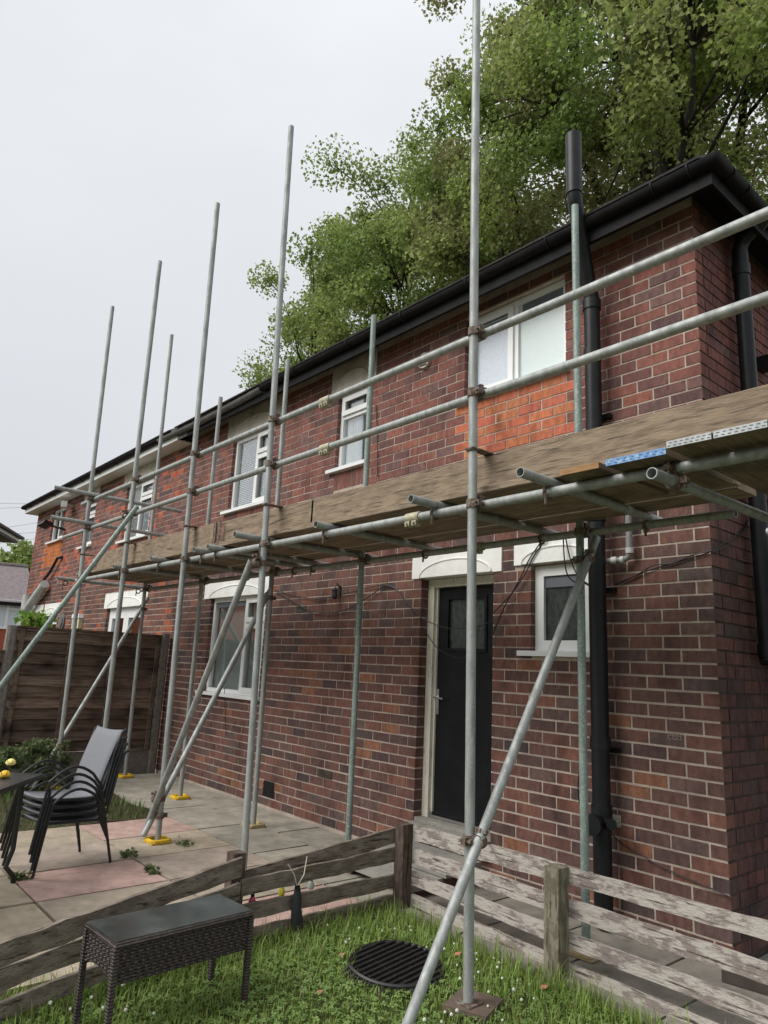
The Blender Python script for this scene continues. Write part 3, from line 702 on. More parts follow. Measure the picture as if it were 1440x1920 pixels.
def digit(segs, ox):
    for (a, b) in segs: nm.obox((ox+a[0]*.012+ (b[0]-a[0])*.006, -.0035, 1.118+(a[1]+b[1])*.006), ((b[0]-a[0])*.006+.0012, 0, (b[1]-a[1])*.006), (0, .0008, 0), (0.0012 if b[1] != a[1] else 0, 0, .0012 if b[1] == a[1] else 0))
S = {'T': ((0, 3.4), (1.6, 3.4)), 'M': ((0, 1.7), (1.6, 1.7)), 'B': ((0, 0), (1.6, 0)), 'TL': ((0, 1.7), (0, 3.4)), 'TR': ((1.6, 1.7), (1.6, 3.4)), 'BL': ((0, 0), (0, 1.7)), 'BR': ((1.6, 0), (1.6, 1.7))}
for ch, ox in (('2', -.315), ('6', -.285), ('8', -.255)):
    digit([S[k] for k in {'2': ('T', 'TR', 'M', 'BL', 'B'), '6': ('T', 'TL', 'M', 'B', 'BL', 'BR'), '8': tuple(S)}[ch]], ox)
nm.build('scratched_number', 'mortar_light', near)
# loose cables on the wall: photo pixels laid on the wall plane
def cable(name, pxs, y=-.02, r=.005, parent=near, m='cable_black', sub=6):
    P = [onY(px, py, y if not isinstance(y, (list, tuple)) else y[i]) for i, (px, py) in enumerate(pxs)]; Q = []
    for i in range(len(P)-1):
        p0, p1, p2, p3 = P[max(i-1, 0)], P[i], P[i+1], P[min(i+2, len(P)-1)]
        for k in range(sub):
            t = k/sub; Q.append(.5*((2*p1)+(-p0+p2)*t+(2*p0-5*p1+4*p2-p3)*t*t+(-p0+3*p1-3*p2+p3)*t**3))
    Q.append(P[-1]); return sm(MB().path(Q, r, 5).build(name, m, parent))
cable('cable', [(516, 1106), (560, 1118), (600, 1123), (650, 1112), (700, 1100), (722, 1096)])
cable('cable', [(516, 1108), (545, 1125), (585, 1146), (640, 1146), (690, 1120), (722, 1098), (740, 1103)])
cable('cable', [(722, 1096), (742, 1104), (755, 1120), (772, 1140), (790, 1158)])
cable('cable', [(788, 1158), (830, 1176), (870, 1178), (905, 1172), (923, 1163)], r=.004)
cable('cable', [(800, 1187), (820, 1215), (850, 1232), (875, 1234)], y=-.01, r=.004)
cable('cable', [(1027, 1006), (1003, 1040), (985, 1075), (960, 1112), (923, 1152)], y=-.03)
cable('cable', [(1022, 1006), (994, 1046), (975, 1085), (945, 1140), (923, 1192)], y=-.03)
cable('cable', [(1056, 1005), (1058, 1045), (1063, 1075), (1075, 1090), (1092, 1092), (1110, 1102)], y=-.05)
cable('cable', [(1060, 1005), (1070, 1050), (1086, 1082), (1110, 1100)], y=-.05)
cable('cable', [(1152, 1094), (1190, 1080), (1225, 1060), (1260, 1056), (1300, 1040), (1334, 1033)], y=-.02, r=.004)
cable('cable', [(1152, 1098), (1200, 1076), (1240, 1062), (1290, 1048), (1330, 1036)], y=-.012, r=.004)
def side_cable(pxs, r=.004):
    P = [onX(px, py, .012) for px, py in pxs]; sm(MB().path(P, r, 5).build('cable', 'cable_black', near))
side_cable([(1336, 1033), (1360, 1015), (1385, 1000), (1396, 985), (1402, 972)]); side_cable([(1334, 1036), (1365, 1022), (1388, 1004), (1404, 975)])
cable('cable', [(1137, 1555), (1170, 1585), (1205, 1605), (1250, 1630), (1320, 1660), (1372, 1683)], y=-.02, r=.004)
cable('cable', [(705, 758), (707, 800), (708, 850), (708, 893)], y=-.012, r=.004)
cable('cable', [(1090, 1420), (1084, 1470), (1088, 1510), (1108, 1545), (1140, 1560)], y=-.04, r=.004)
cable('cable', [(421, 1290), (422, 1330), (424, 1375)], y=-.02, r=.004)
sv = MB(); p = onX(1428, 680, .02); sv.box((.002, p.y-.05, p.z-.06), (.09, p.y+.06, p.z+.03)); sv.build('outdoor_socket', 'black_plastic', near)

# ================================================================== SCAFFOLD
YO, YI, TR = -1.48, -.53, .0242
sc = thing('scaffold', 'galvanised tube scaffold with board platform along the brick terrace', 'scaffold', (-3.5, -1.0, 0))
def pole(name, p0, p1, m='galvanised', r=TR):
    o = MB().tube(p0, p1, r, 14, inner=r*.84).build(name, m, sc); return sm(o)
def foot(p, z): return Vector((p.x, p.y, z))
OUT = []
for top, low, zf in (((894, -70), (878, 1878), .011), ((546, 238), (458, 1600), .02), ((408, 382), (297, 1560), .02), ((300, 490), (205, 1300), .02), ((211, 575), (118, 1355), .02)):
    a, b = onY(*top, YO), onY(*low, YO); t = (zf-b.z)/(a.z-b.z); b = b+(a-b)*t; b.y = YO
    OUT.append((a, b)); pole('standard', b, a)
INN = []
for k, (top, low, zf) in enumerate((((1078, 386), (1097, 1640), .02), ((701, 592), (653, 1575), .02), ((540, 675), (476, 1530), .02), ((414, 745), (339, 1480), .02), ((323, 622), (236, 1440), .02))):
    a, b = onY(*top, YI), onY(*low, YI); t = (zf-b.z)/(a.z-b.z); b = b+(a-b)*t
    if k == 4: a = Vector((a.x, a.y, min(a.z, 5.95)))
    INN.append((a, b)); pole('standard', b, a, 'galvanised_green' if k in (0, 1) else 'galvanised')
def at_z(pr, z): a, b = pr; t = (z-b.z)/(a.z-b.z); return b+(a-b)*t
# coupler shared mesh: two half clamps at right angles with bolt lugs
cp = MB()
for ax in 'zx':
    for k in range(12):
        a0, a1 = 2*math.pi*k/12, 2*math.pi*(k+1)/12
        def pt(a, r, h):
            return (r*math.cos(a), r*math.sin(a), h) if ax == 'z' else (h, .052+r*math.cos(a), r*math.sin(a))
        vs = [pt(a0, .0235, -.022), pt(a1, .0235, -.022), pt(a1, .0235, .022), pt(a0, .0235, .022), pt(a0, .0325, -.022), pt(a1, .0325, -.022), pt(a1, .0325, .022), pt(a0, .0325, .022)]
        cp.add(vs, [(4, 5, 6, 7), (0, 4, 7, 3)[::-1] if 0 else (0, 1, 5, 4), (3, 7, 6, 2)])
cp.box((-.02, .018, -.018), (.02, .034, .018))
cp.box((.028, -.012, -.016), (.060, .012, .016)); cp.tube((.046, -.03, 0), (.046, .032, 0), .007, 6); cp.tube((.046, .026, 0), (.046, .038, 0), .013, 6)
cp.box((-.014, .040, .028), (.014, .064, .060)); cp.tube((0, .03, .044), (0, .09, .044), .007, 6); cp.tube((0, .080, .044), (0, .092, .044), .013, 6)
cpm = cp.mesh('coupler', 'coupler_steel'); cpm2 = cpm.copy(); cpm2.materials.clear(); cpm2.materials.append(MATS['coupler_pale'])
def coupler(p, rz=0., rx=0., me=cpm, ry=0.):
    o = link('coupler', me, sc); o.location = p; o.rotation_euler = (rx, ry, rz); return o
# ledgers, guard rails (inside of the outer standards)
ZL, ZM, ZT = 2.305, 2.925, 3.285
XRE = 2.3
for nm_, z, xl in (('ledger', ZL, -7.0), ('guard_rail', ZM, -7.75), ('guard_rail', ZT, -7.2)):
    pole(nm_, (xl, YO+.052, z), (XRE, YO+.052, z))
    for pr in OUT: p = at_z(pr, z); coupler(p, random.uniform(-.1, .1))
ly_ = YI+.052
pole('ledger', (-7.35, ly_, ZL+.005), (.35, ly_, ZL+.005))
for pr in INN: coupler(at_z(pr, ZL+.005))
# sleeves where tubes are joined end to end
for X, y, z in ((-1.06, YO+.052, ZL), (-1.42, ly_, ZL+.005), (-2.02, YO+.052, ZT), (-1.98, YO+.052, ZM)):
    mb = MB().tube((X-.055, y, z), (X+.055, y, z), .032, 12); 
    for dx in (-.028, .028): mb.box((X+dx-.017, y-.03, z-.052), (X+dx+.017, y+.01, z-.022)); mb.tube((X+dx, y-.042, z-.038), (X+dx, y+.02, z-.038), .009, 6)
    sm(mb.build('sleeve_coupler', 'coupler_pale', sc))
# transoms under the boards: front tips read from the photo
ZTR = 2.355
TIPS = [(975, 885), (770, 935), (592, 983), (440, 1002), (395, 1026), (367, 1031), (283, 1047), (220, 1063), (118, 1085)]
for k, q in enumerate(TIPS):
    a = onZ(*q, ZTR); a.y = min(max(a.y, -1.90), -1.53)
    b = Vector((a.x+random.uniform(-.04, .04), -.30+random.uniform(-.06, .08), ZTR)); pole('transom', a, b)
    for yy in (YO+.052, ly_):
        t = (yy-a.y)/(b.y-a.y); p = a+(b-a)*t
        mb = MB().path([(p.x-.012, yy+.030*math.sin(u), p.z-.05+.03*math.cos(u)) for u in np.linspace(0, 2*math.pi, 11)], .008, 5)
        mb.path([(p.x, yy-.03, p.z-.06), (p.x, yy-.032, p.z-.115)], .007, 6); mb.box((p.x-.02, yy-.022, p.z-.034), (p.x+.02, yy+.022, p.z-.022)); sm(mb.build('board_clip', 'coupler_steel', sc))
# boards
ZB = 2.381
bys = [-1.405, -1.172, -.940, -.690]
for (xa, xb, rows) in ((-7.15, -3.42, bys), (-3.40, .48, bys)):
    for y in rows:
        x0, x1 = xa+random.uniform(-.04, .0), xb+random.uniform(-.03, 0)
        o = MB().obox(((x0+x1)/2, y+.1125, ZB+.019+.0015*bys.index(y)), ((x1-x0)/2, 0, 0), (0, .111, 0), (0, random.uniform(-.0008, .0008), .0185), bev=.003).build('board', 'scaffold_wood', sc)
# toe boards standing on edge inside the outer standards
tb = YO+.10
for xa, xb, dz in ((-6.45, -3.62, 0), (-3.55, -2.20, .004), (-2.22, XRE-.1, -.002)):
    yy = tb+(.042 if xb > -2.21 else 0)+(.0 if xa > -3.6 else .0)
    MB().obox(((xa+xb)/2, yy, 2.495+dz), ((xb-xa)/2, 0, 0), (0, .018, 0), (0, 0, .109), bev=.004).build('toe_board', 'scaffold_wood', sc)
for X in (-3.60, -3.53): MB().box((X, tb-.024, 2.40), (X+.03, tb-.0185, 2.612)).build('band', 'coupler_steel', sc)
for pr in OUT[:3]:
    p = at_z(pr, 2.60); mb = MB().box((p.x-.030, p.y-.03, p.z+.004), (p.x+.030, p.y+.14, p.z+.009)); mb.path([(p.x+.03*math.cos(u), p.y+.03*math.sin(u), p.z) for u in np.linspace(0, 2*math.pi, 11)], .008, 5); mb.build('toe_board_clip', 'coupler_steel', sc)
for pr in OUT[3:]:
    p = at_z(pr, 2.60); mb = MB(); mb.path([(p.x+.03*math.cos(u), p.y+.03*math.sin(u), p.z) for u in np.linspace(0, 2*math.pi, 11)], .009, 5); mb.box((p.x-.01, p.y+.02, p.z-.008), (p.x+.05, p.y+.12, p.z)); mb.build('toe_board_clip', 'coupler_steel', sc)
# end guard rails across the left end
for q0, q1, z in (((135, 925), (325, 970), ZT+.05), ((122, 975), (290, 1010), ZM+.05)):
    a, b = onZ(*q0, z), onZ(*q1, z); X = (at_z(OUT[4], z).x)
    pole('end_guard_rail', (X+.05, YO-.42, z), (X+.02, YI+.22, z)); coupler(at_z(OUT[4], z), math.pi/2)
# braces
def brace(p0, p1, m='galvanised'): pole('brace', p0, p1, m)
c1 = onY(883, 1575, YO-.0); c1x = at_z(OUT[0], c1.z).x+.055
i1 = onY(1090, 1050, YI); d = Vector((at_z(INN[0], i1.z).x+.055, YI, i1.z))-Vector((c1x, YO, c1.z)); s0 = Vector((c1x, YO, c1.z))
t0 = (-.03-s0.z)/d.z
brace(s0+d*t0, s0+d*1.10); coupler(at_z(OUT[0], s0.z), -math.pi/2+.2, 0); coupler(at_z(INN[0], i1.z), -math.pi/2, 0)
a = at_z(OUT[2], .02); b = at_z(INN[2], 2.08); d = (b-a); off = Vector((-.055, 0, 0))
brace(a+off+Vector((0, -.10, .03)), a+off+d*1.03, 'galvanised'); coupler(at_z(OUT[2], .20), math.pi/2); coupler(at_z(INN[2], 2.06), math.pi/2)
a = Vector((at_z(OUT[2], .1).x-.16, YO-.052, .03)); b = Vector((at_z(OUT[1], 2.2).x-.08, YO-.052, 2.18))
brace(a, b); coupler(at_z(OUT[2], .33), math.pi); coupler(at_z(OUT[1], 2.16), math.pi)
a = at_z(OUT[4], .45); b = at_z(INN[4], 2.05); d = b-a
brace(a-d*.26+Vector((-.055, 0, 0)), b+d*.10+Vector((-.055, 0, 0))); coupler(a, math.pi/2); coupler(b, math.pi/2)
b = onY(257, 950, YO-.055); a = onX(0, 1288, b.x-.25); d = (a-b).normalized()
brace(b+d*((.03-b.z)/d.z), b, 'galvanised_green'); coupler(at_z(OUT[3], b.z-.05), math.pi)
# bases
for k, (a, b) in enumerate(OUT+INN):
    if k == 0:
        MB().obox((b.x+.005, b.y+.03, -.010), (.095, .035, 0), (-.035, .10, 0), (0, 0, .014)).build('sole_board', 'sole_board', sc)
        MB().box((b.x-.05, b.y-.05, .0045), (b.x+.05, b.y+.05, .0105)).build('base_plate', 'coupler_steel', sc); continue
    z = .004; w = .083; mb = MB(); dull = k in (5, 7, 6)
    mb.box((b.x-w, b.y-w, z), (b.x+w, b.y+w, z+.010))
    mb.path([(b.x+(w-.01)*sx, b.y+(w-.01)*sy, z+.018) for sx, sy in ((-1,-.8),(-.8,-1),(.8,-1),(1,-.8),(1,.8),(.8,1),(-.8,1),(-1,.8))], .014, 6, closed=True)
    sm(mb.build('base_pad', 'pad_yellow_dull' if dull else 'yellow_plastic', sc))
# return of the platform round the corner: boards running back, tubes under them
bx_ = [(onY(1050, 872, -1.56).x, onY(1123, 860, -1.56).x, 'fresh_wood', 'scaffold_wood_cross'), (onY(1126, 858, -1.60).x, onY(1240, 845, -1.60).x, 'band_blue', 'scaffold_wood_cross'),
       (onY(1250, 838, -1.60).x, onY(1335, 825, -1.60).x, 'band_white', 'scaffold_wood_cross'), (onY(1338, 824, -1.60).x, onY(1440, 800, -1.60).x, 'band_white', 'scaffold_wood_cross')]
ZR = 2.345
for k, (xa, xb, mend, mm) in enumerate(bx_):
    xb = max(xb, xa+.12); y0 = -1.56 if k < 2 else -1.60; y1 = -.95 if k < 2 else 3.0
    z0 = ZR-.004 if k >= 2 else ZR-.012
    if k >= 2:
        xa, xb = (.505+.225*(k-2), .725+.225*(k-2)) if False else (xa, xb)
    MB().box((xa+.002, y0+.002, z0), (xb-.002, y1, z0+.026)).build('board', mm, sc)
    e = MB().box((xa+.001, y0-.003, z0-.001), (xb-.001, y0+.0015, z0+.027)); e.build('end_band', mend, sc)
    if mend.startswith('band'):
        mb = MB(); n = 8
        for j in range(n):
            for rr in range(2):
                xx = xa+(xb-xa)*(j+.5+.25*(rr % 2))/n; zz = z0+.007+.012*rr
                mb.box((xx-.006, y0-.0045, zz-.0014), (xx+.006, y0-.0032, zz+.0014))
        mb.build('band_slots', 'headbox', sc)
for k in range(5):
    xa = bx_[3][1]+.01+.228*k; MB().box((xa, -1.60, ZR-.004), (xa+.222, 3.0, ZR+.032)).build('board', 'scaffold_wood_cross', sc)
a, b = onZ(1222, 887, 2.25), onZ(1430, 968, 2.25); b = b+(b-a)*.35
pole('return_ledger', a, b); coupler(Vector((a.x, YO+.052, 2.25)), 0, math.pi/2)
pole('return_ledger', (1.62, -1.72, 2.25), (1.62, 3.0, 2.25))
pole('standard', (1.75, YO, -.02), (1.75, YO, 5.9)); pole('standard', (1.75, 1.4, -.01), (1.75, 1.4, 5.9))
for y in (.05, 1.0): pole('transom', (.30, y, 2.302), (1.9, y, 2.302))

# ================================================================== DARK PANEL FENCE
fe = thing('panel_fence', 'tall dark brown overlap panel fence with concrete posts beyond the scaffold', 'fence', (-7.35, -2.5, 0))
FX = -7.33
posts = [(FX, -.09), (FX-.10, -1.95), (FX-.2, -3.80), (FX-.3, -5.65)]
HT = [1.72, 1.70, 1.62, 1.6]
for (x, y), hh in zip(posts, HT):
    mb = MB(); mb.prism([(x-.05, y-.055, -.1), (x+.03, y-.055, -.1), (x+.05, y-.03, -.1), (x+.05, y+.03, -.1), (x+.03, y+.055, -.1), (x-.05, y+.055, -.1)], (0, 0, hh+.14)); mb.build('post', 'concrete_post', fe)
for k in range(3):
    (xa, ya), (xb, yb) = posts[k], posts[k+1]; ya -= .057; yb += .057
    d = Vector((xb-xa, yb-ya, 0)); nrm = Vector((1, 0, 0)); zt = HT[k]+(0 if k == 0 else -.27); mid = Vector(((xa+xb)/2, (ya+yb)/2, 0))
    MB().obox(mid+Vector((-.005, 0, .11)), d/2, (.02, 0, 0), (0, 0, .17)).build('gravel_board', 'concrete_post', fe)
    z = .285; j = 0
    while z < zt-.02:
        hh = min(.155, zt-z+.02); tilt = random.uniform(-.003, .003)
        P = []; nseg = 7
        c = mid+Vector((.004, 0, z+hh/2))
        mb = MB(); top = [random.uniform(-.007, .007) for _ in range(nseg+1)]; bot = [random.uniform(-.008, .008) for _ in range(nseg+1)]
        vs = []
        for q in range(nseg+1):
            b0 = Vector((xa, ya, 0))+d*(q/nseg)
            vs += [b0+Vector((.046, 0, z+bot[q])), b0+Vector((.012, 0, z+hh+top[q])), b0+Vector((.002, 0, z+hh+top[q])), b0+Vector((.034, 0, z+bot[q]))]
        fs = [(4*q+e, 4*q+(e+1) % 4, 4*q+4+(e+1) % 4, 4*q+4+e) for q in range(nseg) for e in range(4)]+[(3, 2, 1, 0), tuple(4*nseg+e for e in range(4))]
        fo = mb.add(vs, fs).build('board', 'fence_brown', fe); kk = random.uniform(.62, 1.35); fo.color = (kk, kk*random.uniform(.94, 1), kk*random.uniform(.9, 1), 1); z += .128; j += 1
    for t in (.03, .36, .66, .97):
        c = Vector((xa, ya, 0))+d*t; MB().box((c.x+.044, c.y-.022, .29), (c.x+.062, c.y+.022, zt-.01)).build('batten', 'fence_brown', fe)
    MB().obox(mid+Vector((.016, 0, zt+.012)), d/2, (.03, 0, 0), (0, 0, .011)).build('capping', 'fence_brown', fe)

# ================================================================== LOW GARDEN FENCE
lf = thing('low_fence', 'low weathered timber rail fence round the corner of the lawn', 'fence', (-1.7, -.85, 0))
def fpost(x, y, zt, w, m, lean=(0, 0)):
    MB().obox((x+lean[0]/2, y+lean[1]/2, zt/2-.05), (w, 0, 0), (0, w, 0), (lean[0]/2, lean[1]/2, zt/2+.05)).build('post', m, lf)
PA, PB, PC = (-1.76, -2.0), (-1.665, -.85), (-.50, -.865)
fpost(*PB, .485, .040, 'post_dark'); fpost(*PC, .495, .044, 'post_worn', (.005, 0)); fpost(*PA, .435, .038, 'post_dark'); fpost(-1.56, -3.46, .30, .04, 'post_dark'); fpost(.95, -.86, .5, .044, 'post_worn')
def rail(p0, p1, hh, th, m, wob=.005, n=9, sag=0.):
    p0, p1 = Vector(p0), Vector(p1); d = p1-p0; s = d.cross(Vector((0, 0, 1))).normalized()*th/2; vs = []
    for q in range(n+1):
        c = p0+d*(q/n)+Vector((0, 0, -sag*4*(q/n)*(1-q/n))); a, b = random.uniform(-wob, wob), random.uniform(-wob, wob); up = Vector((0, 0, hh/2))
        vs += [c-s-up+Vector((0, 0, a)), c+s-up+Vector((0, 0, a)), c+s+up+Vector((0, 0, b)), c-s+up+Vector((0, 0, b))]
    fs = [(4*q+e, 4*q+(e+1) % 4, 4*q+4+(e+1) % 4, 4*q+4+e) for q in range(n) for e in range(4)]+[(3, 2, 1, 0), tuple(4*n+e for e in range(4))]
    o = MB().add(vs, fs).build('rail', m, lf); return o
yb = -.855+.052
for zl, zr, hl, hr in ((.435, .460, .104, .074), (.301, .298, .086, .082), (.169, .142, .074, .075), (.045, -.002, .07, .07)):      # right arm, behind the posts
    zm = zl+(zr-zl)*.65; hm = (hl+hr)/2
    rail((PB[0]+.045, yb, zl), (PC[0]+.02, yb-.004, zm), hm, .022, 'rail_peeled', .004, 14); rail((PC[0]+.023, yb-.004, zm), (1.0, yb-.004, zr+(.008 if zr > .2 else 0)), hr, .022, 'rail_peeled', .004, 14)
for k, (z0, z1, hh) in enumerate(((.414, .262, .092), (.295, .266, .082), (.140, .143, .078), (.024, .02, .075))):   # cross arm PB -> PA
    back = k == 0
    rail((PB[0]-.053, PB[1], z0), (PA[0]-(.054 if back else -.056), PA[1]+.01, z1), hh, .022, 'rail_worn', .004, 14)
for z0, z1, hh in ((.375, .205, .092), (.255, .115, .078), (.11, .0, .075)):                       # left arm
    rail((PA[0]+.056, PA[1]-.0, z0), (-1.50, -3.46, z1), hh, .024, 'rail_worn', .005, 14)

# ================================================================== STACK OF CHAIRS
def make_chair(top):
    r = thing('patio_chair', 'x', 'chair')
    W, D, SH, r_ = .245, .27, .41, .0125
    for sx in (-1, 1):
        x = sx*W                                       # one bent tube: front leg, arm, down to the back
        pts = [(x*1.04, -D-.07, 0), (x, -D+.0, .42), (x, -D+.02, .52)]
        for a in np.linspace(0, 1, 9): pts.append((x, -D+.02+a*.40, .52+.13*math.sin(math.pi*(.08+a*.80))+.02*a))
        pts += [(x, D-.02, .47), (x, D-.02, .40)]
        sm(MB().path(pts, r_, 8).build('arm', 'black_metal', r))
        sm(MB().path([(x*.90, -D+.02, SH-.01), (x*.90, D-.06, SH-.035), (x*.92, D+.02, SH+.02), (x*.92, D+.08, .75), (x*.92, D+.135, .93), (x*.92, D+.17, .955)], r_, 8).build('side_rail', 'black_metal', r))
        sm(MB().path([(x*.92, D-.05, SH-.02), (x*1.0, D+.05, .2), (x*1.04, D+.10, 0)], r_, 8).build('leg', 'black_metal', r))
    sm(MB().path([(-W*.9, -D+.02, SH-.012), (W*.9, -D+.02, SH-.012)], r_, 8).build('seat_bar', 'black_metal', r))
    n = 16; prof = []
    for k in range(n+1):
        t = k/n
        if t < .45: u = t/.45; prof.append((-D+.01+u*(2*D-.06), SH+.014-.03*u-.012*math.sin(math.pi*u)))
        else: u = (t-.45)/.55; prof.append((D-.05+.02*math.sin(u*math.pi)+.05*u+.145*u*u, SH-.016+.575*u-(.03*max(0, u-.8)*5*.5)))
    vs = []
    for y, z in prof:
        for q in range(7):
            x = -W*.88+W*1.76*q/6; vs.append((x, y, z-.014*math.sin(math.pi*q/6)))
    fs = [(k*7+q, k*7+q+1, (k+1)*7+q+1, (k+1)*7+q) for k in range(n) for q in range(6)]
    me = MB().add(vs, fs).mesh('sling', 'sling_grey', True); o = link('sling', me, r)
    md = o.modifiers.new('thick', 'SOLIDIFY'); md.thickness = .006; return r
def copy_tree(o, parent=None):
    c = o.copy(); COL.objects.link(c); c.parent = parent
    for ch in list(o.children): copy_tree(ch, c)
    return c
ch0 = make_chair(True); chairs = [ch0]+[copy_tree(ch0) for _ in range(3)]
clab = ['topmost patio chair of the stack, its grey sling seat and back in full view', 'second patio chair from the top of the stack, squeezed under the grey one',
        'third patio chair from the top of the stack by the table', 'lowest patio chair of the stack, feet on the paving slabs']
CHP = Vector((-3.60, -2.34, .0)); CHR = R_(12)
fwd = Vector((math.sin(CHR), -math.cos(CHR), 0))
for k, c in enumerate(reversed(chairs)):
    c.location = CHP+Vector((0, 0, .05*k+.011))+fwd*(.014*k); c.rotation_euler = (0, 0, CHR); c.scale = (.79, .79, .79)
    tag(c, clab[3-k], 'chair', 'stacked patio chairs')

# ================================================================== TABLE WITH ORNAMENTS
TZ = .66
tc_ = onZ(82, 1452, TZ); t2 = onZ(0, 1482, TZ)
tb_ = thing('patio_table', 'dark glass topped patio table at the left edge beside the stacked chairs', 'table', (tc_.x-.5, tc_.y-.6, 0))
u = Vector((t2.x-tc_.x, t2.y-tc_.y, 0)).normalized(); v = Vector((u.y, -u.x, 0)); v = v if v.x < 0 else -v
LEN, WID = 1.2, .75
cc = tc_+u*LEN/2+v*WID/2; cc.z = TZ
MB().obox(cc, u*LEN/2, v*WID/2, (0, 0, .004)).build('table_top', 'table_dark', tb_)
rim = MB(); cs = [cc+u*(LEN/2)*a+v*(WID/2)*b-Vector((0, 0, .012)) for a, b in ((-1,-1),(1,-1),(1,1),(-1,1))]; rim.path(cs, .012, 6, closed=True); sm(rim.build('rim', 'black_metal', tb_))
for a in (-1, 1):
    for b in (-1, 1):
        p = cc+u*(LEN/2-.09)*a+v*(WID/2-.09)*b; q = p+(-u*a*.02-v*b*.02)
        mb = MB().path([(p.x, p.y, TZ-.01), (p.x, p.y, .22), (q.x, q.y, .12), (p.x+u.x*a*.06, p.y+u.y*a*.06, .05), (p.x+u.x*a*.08, p.y+u.y*a*.08, .005)], .016, 8); sm(mb.build('leg', 'black_metal', tb_))
def ornament(px, py, s, m, label):
    p = onZ(px, py, TZ+.004+.02*s); o = thing('garden_ornament', label, 'ornament', (p.x, p.y, TZ+.004))
    body = MB(); vs = []
    n, mrings = 12, 7
    prof = [(.004, 0.0), (.05*s, .008*s), (.065*s, .03*s), (.055*s, .055*s), (.03*s, .075*s), (.004, .082*s)]
    body.lathe((p.x, p.y, TZ+.0045), prof, n); sm(body.build('body', m, o))
    hd = MB().lathe((p.x+.06*s, p.y-.03*s, TZ+.012), [(.003, 0), (.03*s, .012*s), (.033*s, .03*s), (.003, .05*s)], 8); sm(hd.build('head', m, o))
    sp_ = MB()
    for k in range(6):
        a = k*1.05; rr = .056*s; sp_.lathe((p.x+rr*math.cos(a), p.y+rr*math.sin(a), TZ+.004+.038*s), [(.002, 0), (.011*s, .008*s), (.002, .016*s)], 6)
    sp_.build('spots', 'black_plastic', o)
    for k in (-1, 1):
        MB().path([(p.x+.06*s, p.y-.03*s+.012*k, TZ+.05*s), (p.x+.085*s, p.y-.03*s+.03*k*s, TZ+.09*s)], .003, 5).build('feeler', m, o)
ornament(9, 1455, .55, 'yellow_plastic', 'bright yellow spotted bug ornament on the table front'); ornament(20, 1432, .55, 'yellow_pale', 'pale yellow bug ornament behind the bright yellow one')

# ================================================================== WICKER BENCH TABLE
BZ = .355
FLc, FRc = onZ(215, 1772, BZ), onZ(476, 1710, BZ); e1 = (FRc-FLc); Lb = e1.length; e1.normalize(); e2 = Vector((-e1.y, e1.x, 0)); Wb = .29
wb = thing('wicker_table', 'low narrow black wicker table with dusty glass top on the lawn', 'table', (FLc.x+e1.x*Lb/2+e2.x*Wb/2, FLc.y+e1.y*Lb/2+e2.y*Wb/2, 0))
ctr = FLc+e1*Lb/2+e2*Wb/2
MB().obox(ctr+Vector((0, 0, .004)), e1*(Lb/2-.006), e2*(Wb/2-.006), (0, 0, .004)).build('glass_top', 'table_glass', wb)
mb = MB(); cs = []
for a, b in ((-1,-1),(1,-1),(1,1),(-1,1)): cs.append(ctr+e1*(Lb/2-.008)*a+e2*(Wb/2-.008)*b+Vector((0, 0, -.009)))
mb.path(cs, .014, 8, closed=True); sm(mb.build('rim', 'wicker', wb))
def skirt(p0, p1, dep, arch):
    """woven side panel with an arched lower edge, built of interlaced strands"""
    d = (p1-p0); Ls = d.length; d.normalize(); nrm = d.cross(Vector((0, 0, 1))); mb = MB()
    low = lambda t: dep-arch*max(0, math.sin(math.pi*min(max(t, 0), 1)))**.5 if arch else dep
    n = 24; vs = []
    for k in range(n+1):
        c = p0+d*(Ls*k/n); zb = low(k/n); vs += [c-nrm*.004+Vector((0, 0, -.012)), c-nrm*.004+Vector((0, 0, -zb))]
    mb.add(vs, [(2*k, 2*k+1, 2*k+3, 2*k+2) for k in range(n)])
    rows = int(dep/.0075); cols = max(6, int(Ls/.016))
    for r in range(rows):
        zz = -.014-r*.0075
        for c in range(cols):
            if (r//1+c) % 2: continue
            if -zz > low((c+.5)/cols)-.003: continue
            a = p0+d*(Ls*(c-.12)/cols); b = p0+d*(Ls*(c+1.12)/cols); m_ = (a+b)/2
            up = Vector((0, 0, .0033)); z_ = Vector((0, 0, zz))
            mb.add([a+z_-up, m_+nrm*.0045+z_-up, b+z_-up, b+z_+up, m_+nrm*.0045+z_+up, a+z_+up], [(0, 1, 4, 5), (1, 2, 3, 4)])
    o = mb.build('woven_panel', 'wicker', wb); return o
q = [FLc, FRc, FRc+e2*Wb, FLc+e2*Wb]
for i in range(4):
    ins = lambda p: p+(ctr-p)*.03
    a, b = ins(q[i]), ins(q[(i+1) % 4]); a.z = b.z = BZ
    skirt(a, b, .150, .03 if i in (1, 3) else 0.0)
for p in q:
    p = p+(ctr-p)*.035; mb = MB().obox((p.x, p.y, (BZ-.02)/2-.03), e1*.011, e2*.011, (0, 0, (BZ-.02)/2+.03)); mb.build('leg', 'wicker', wb)

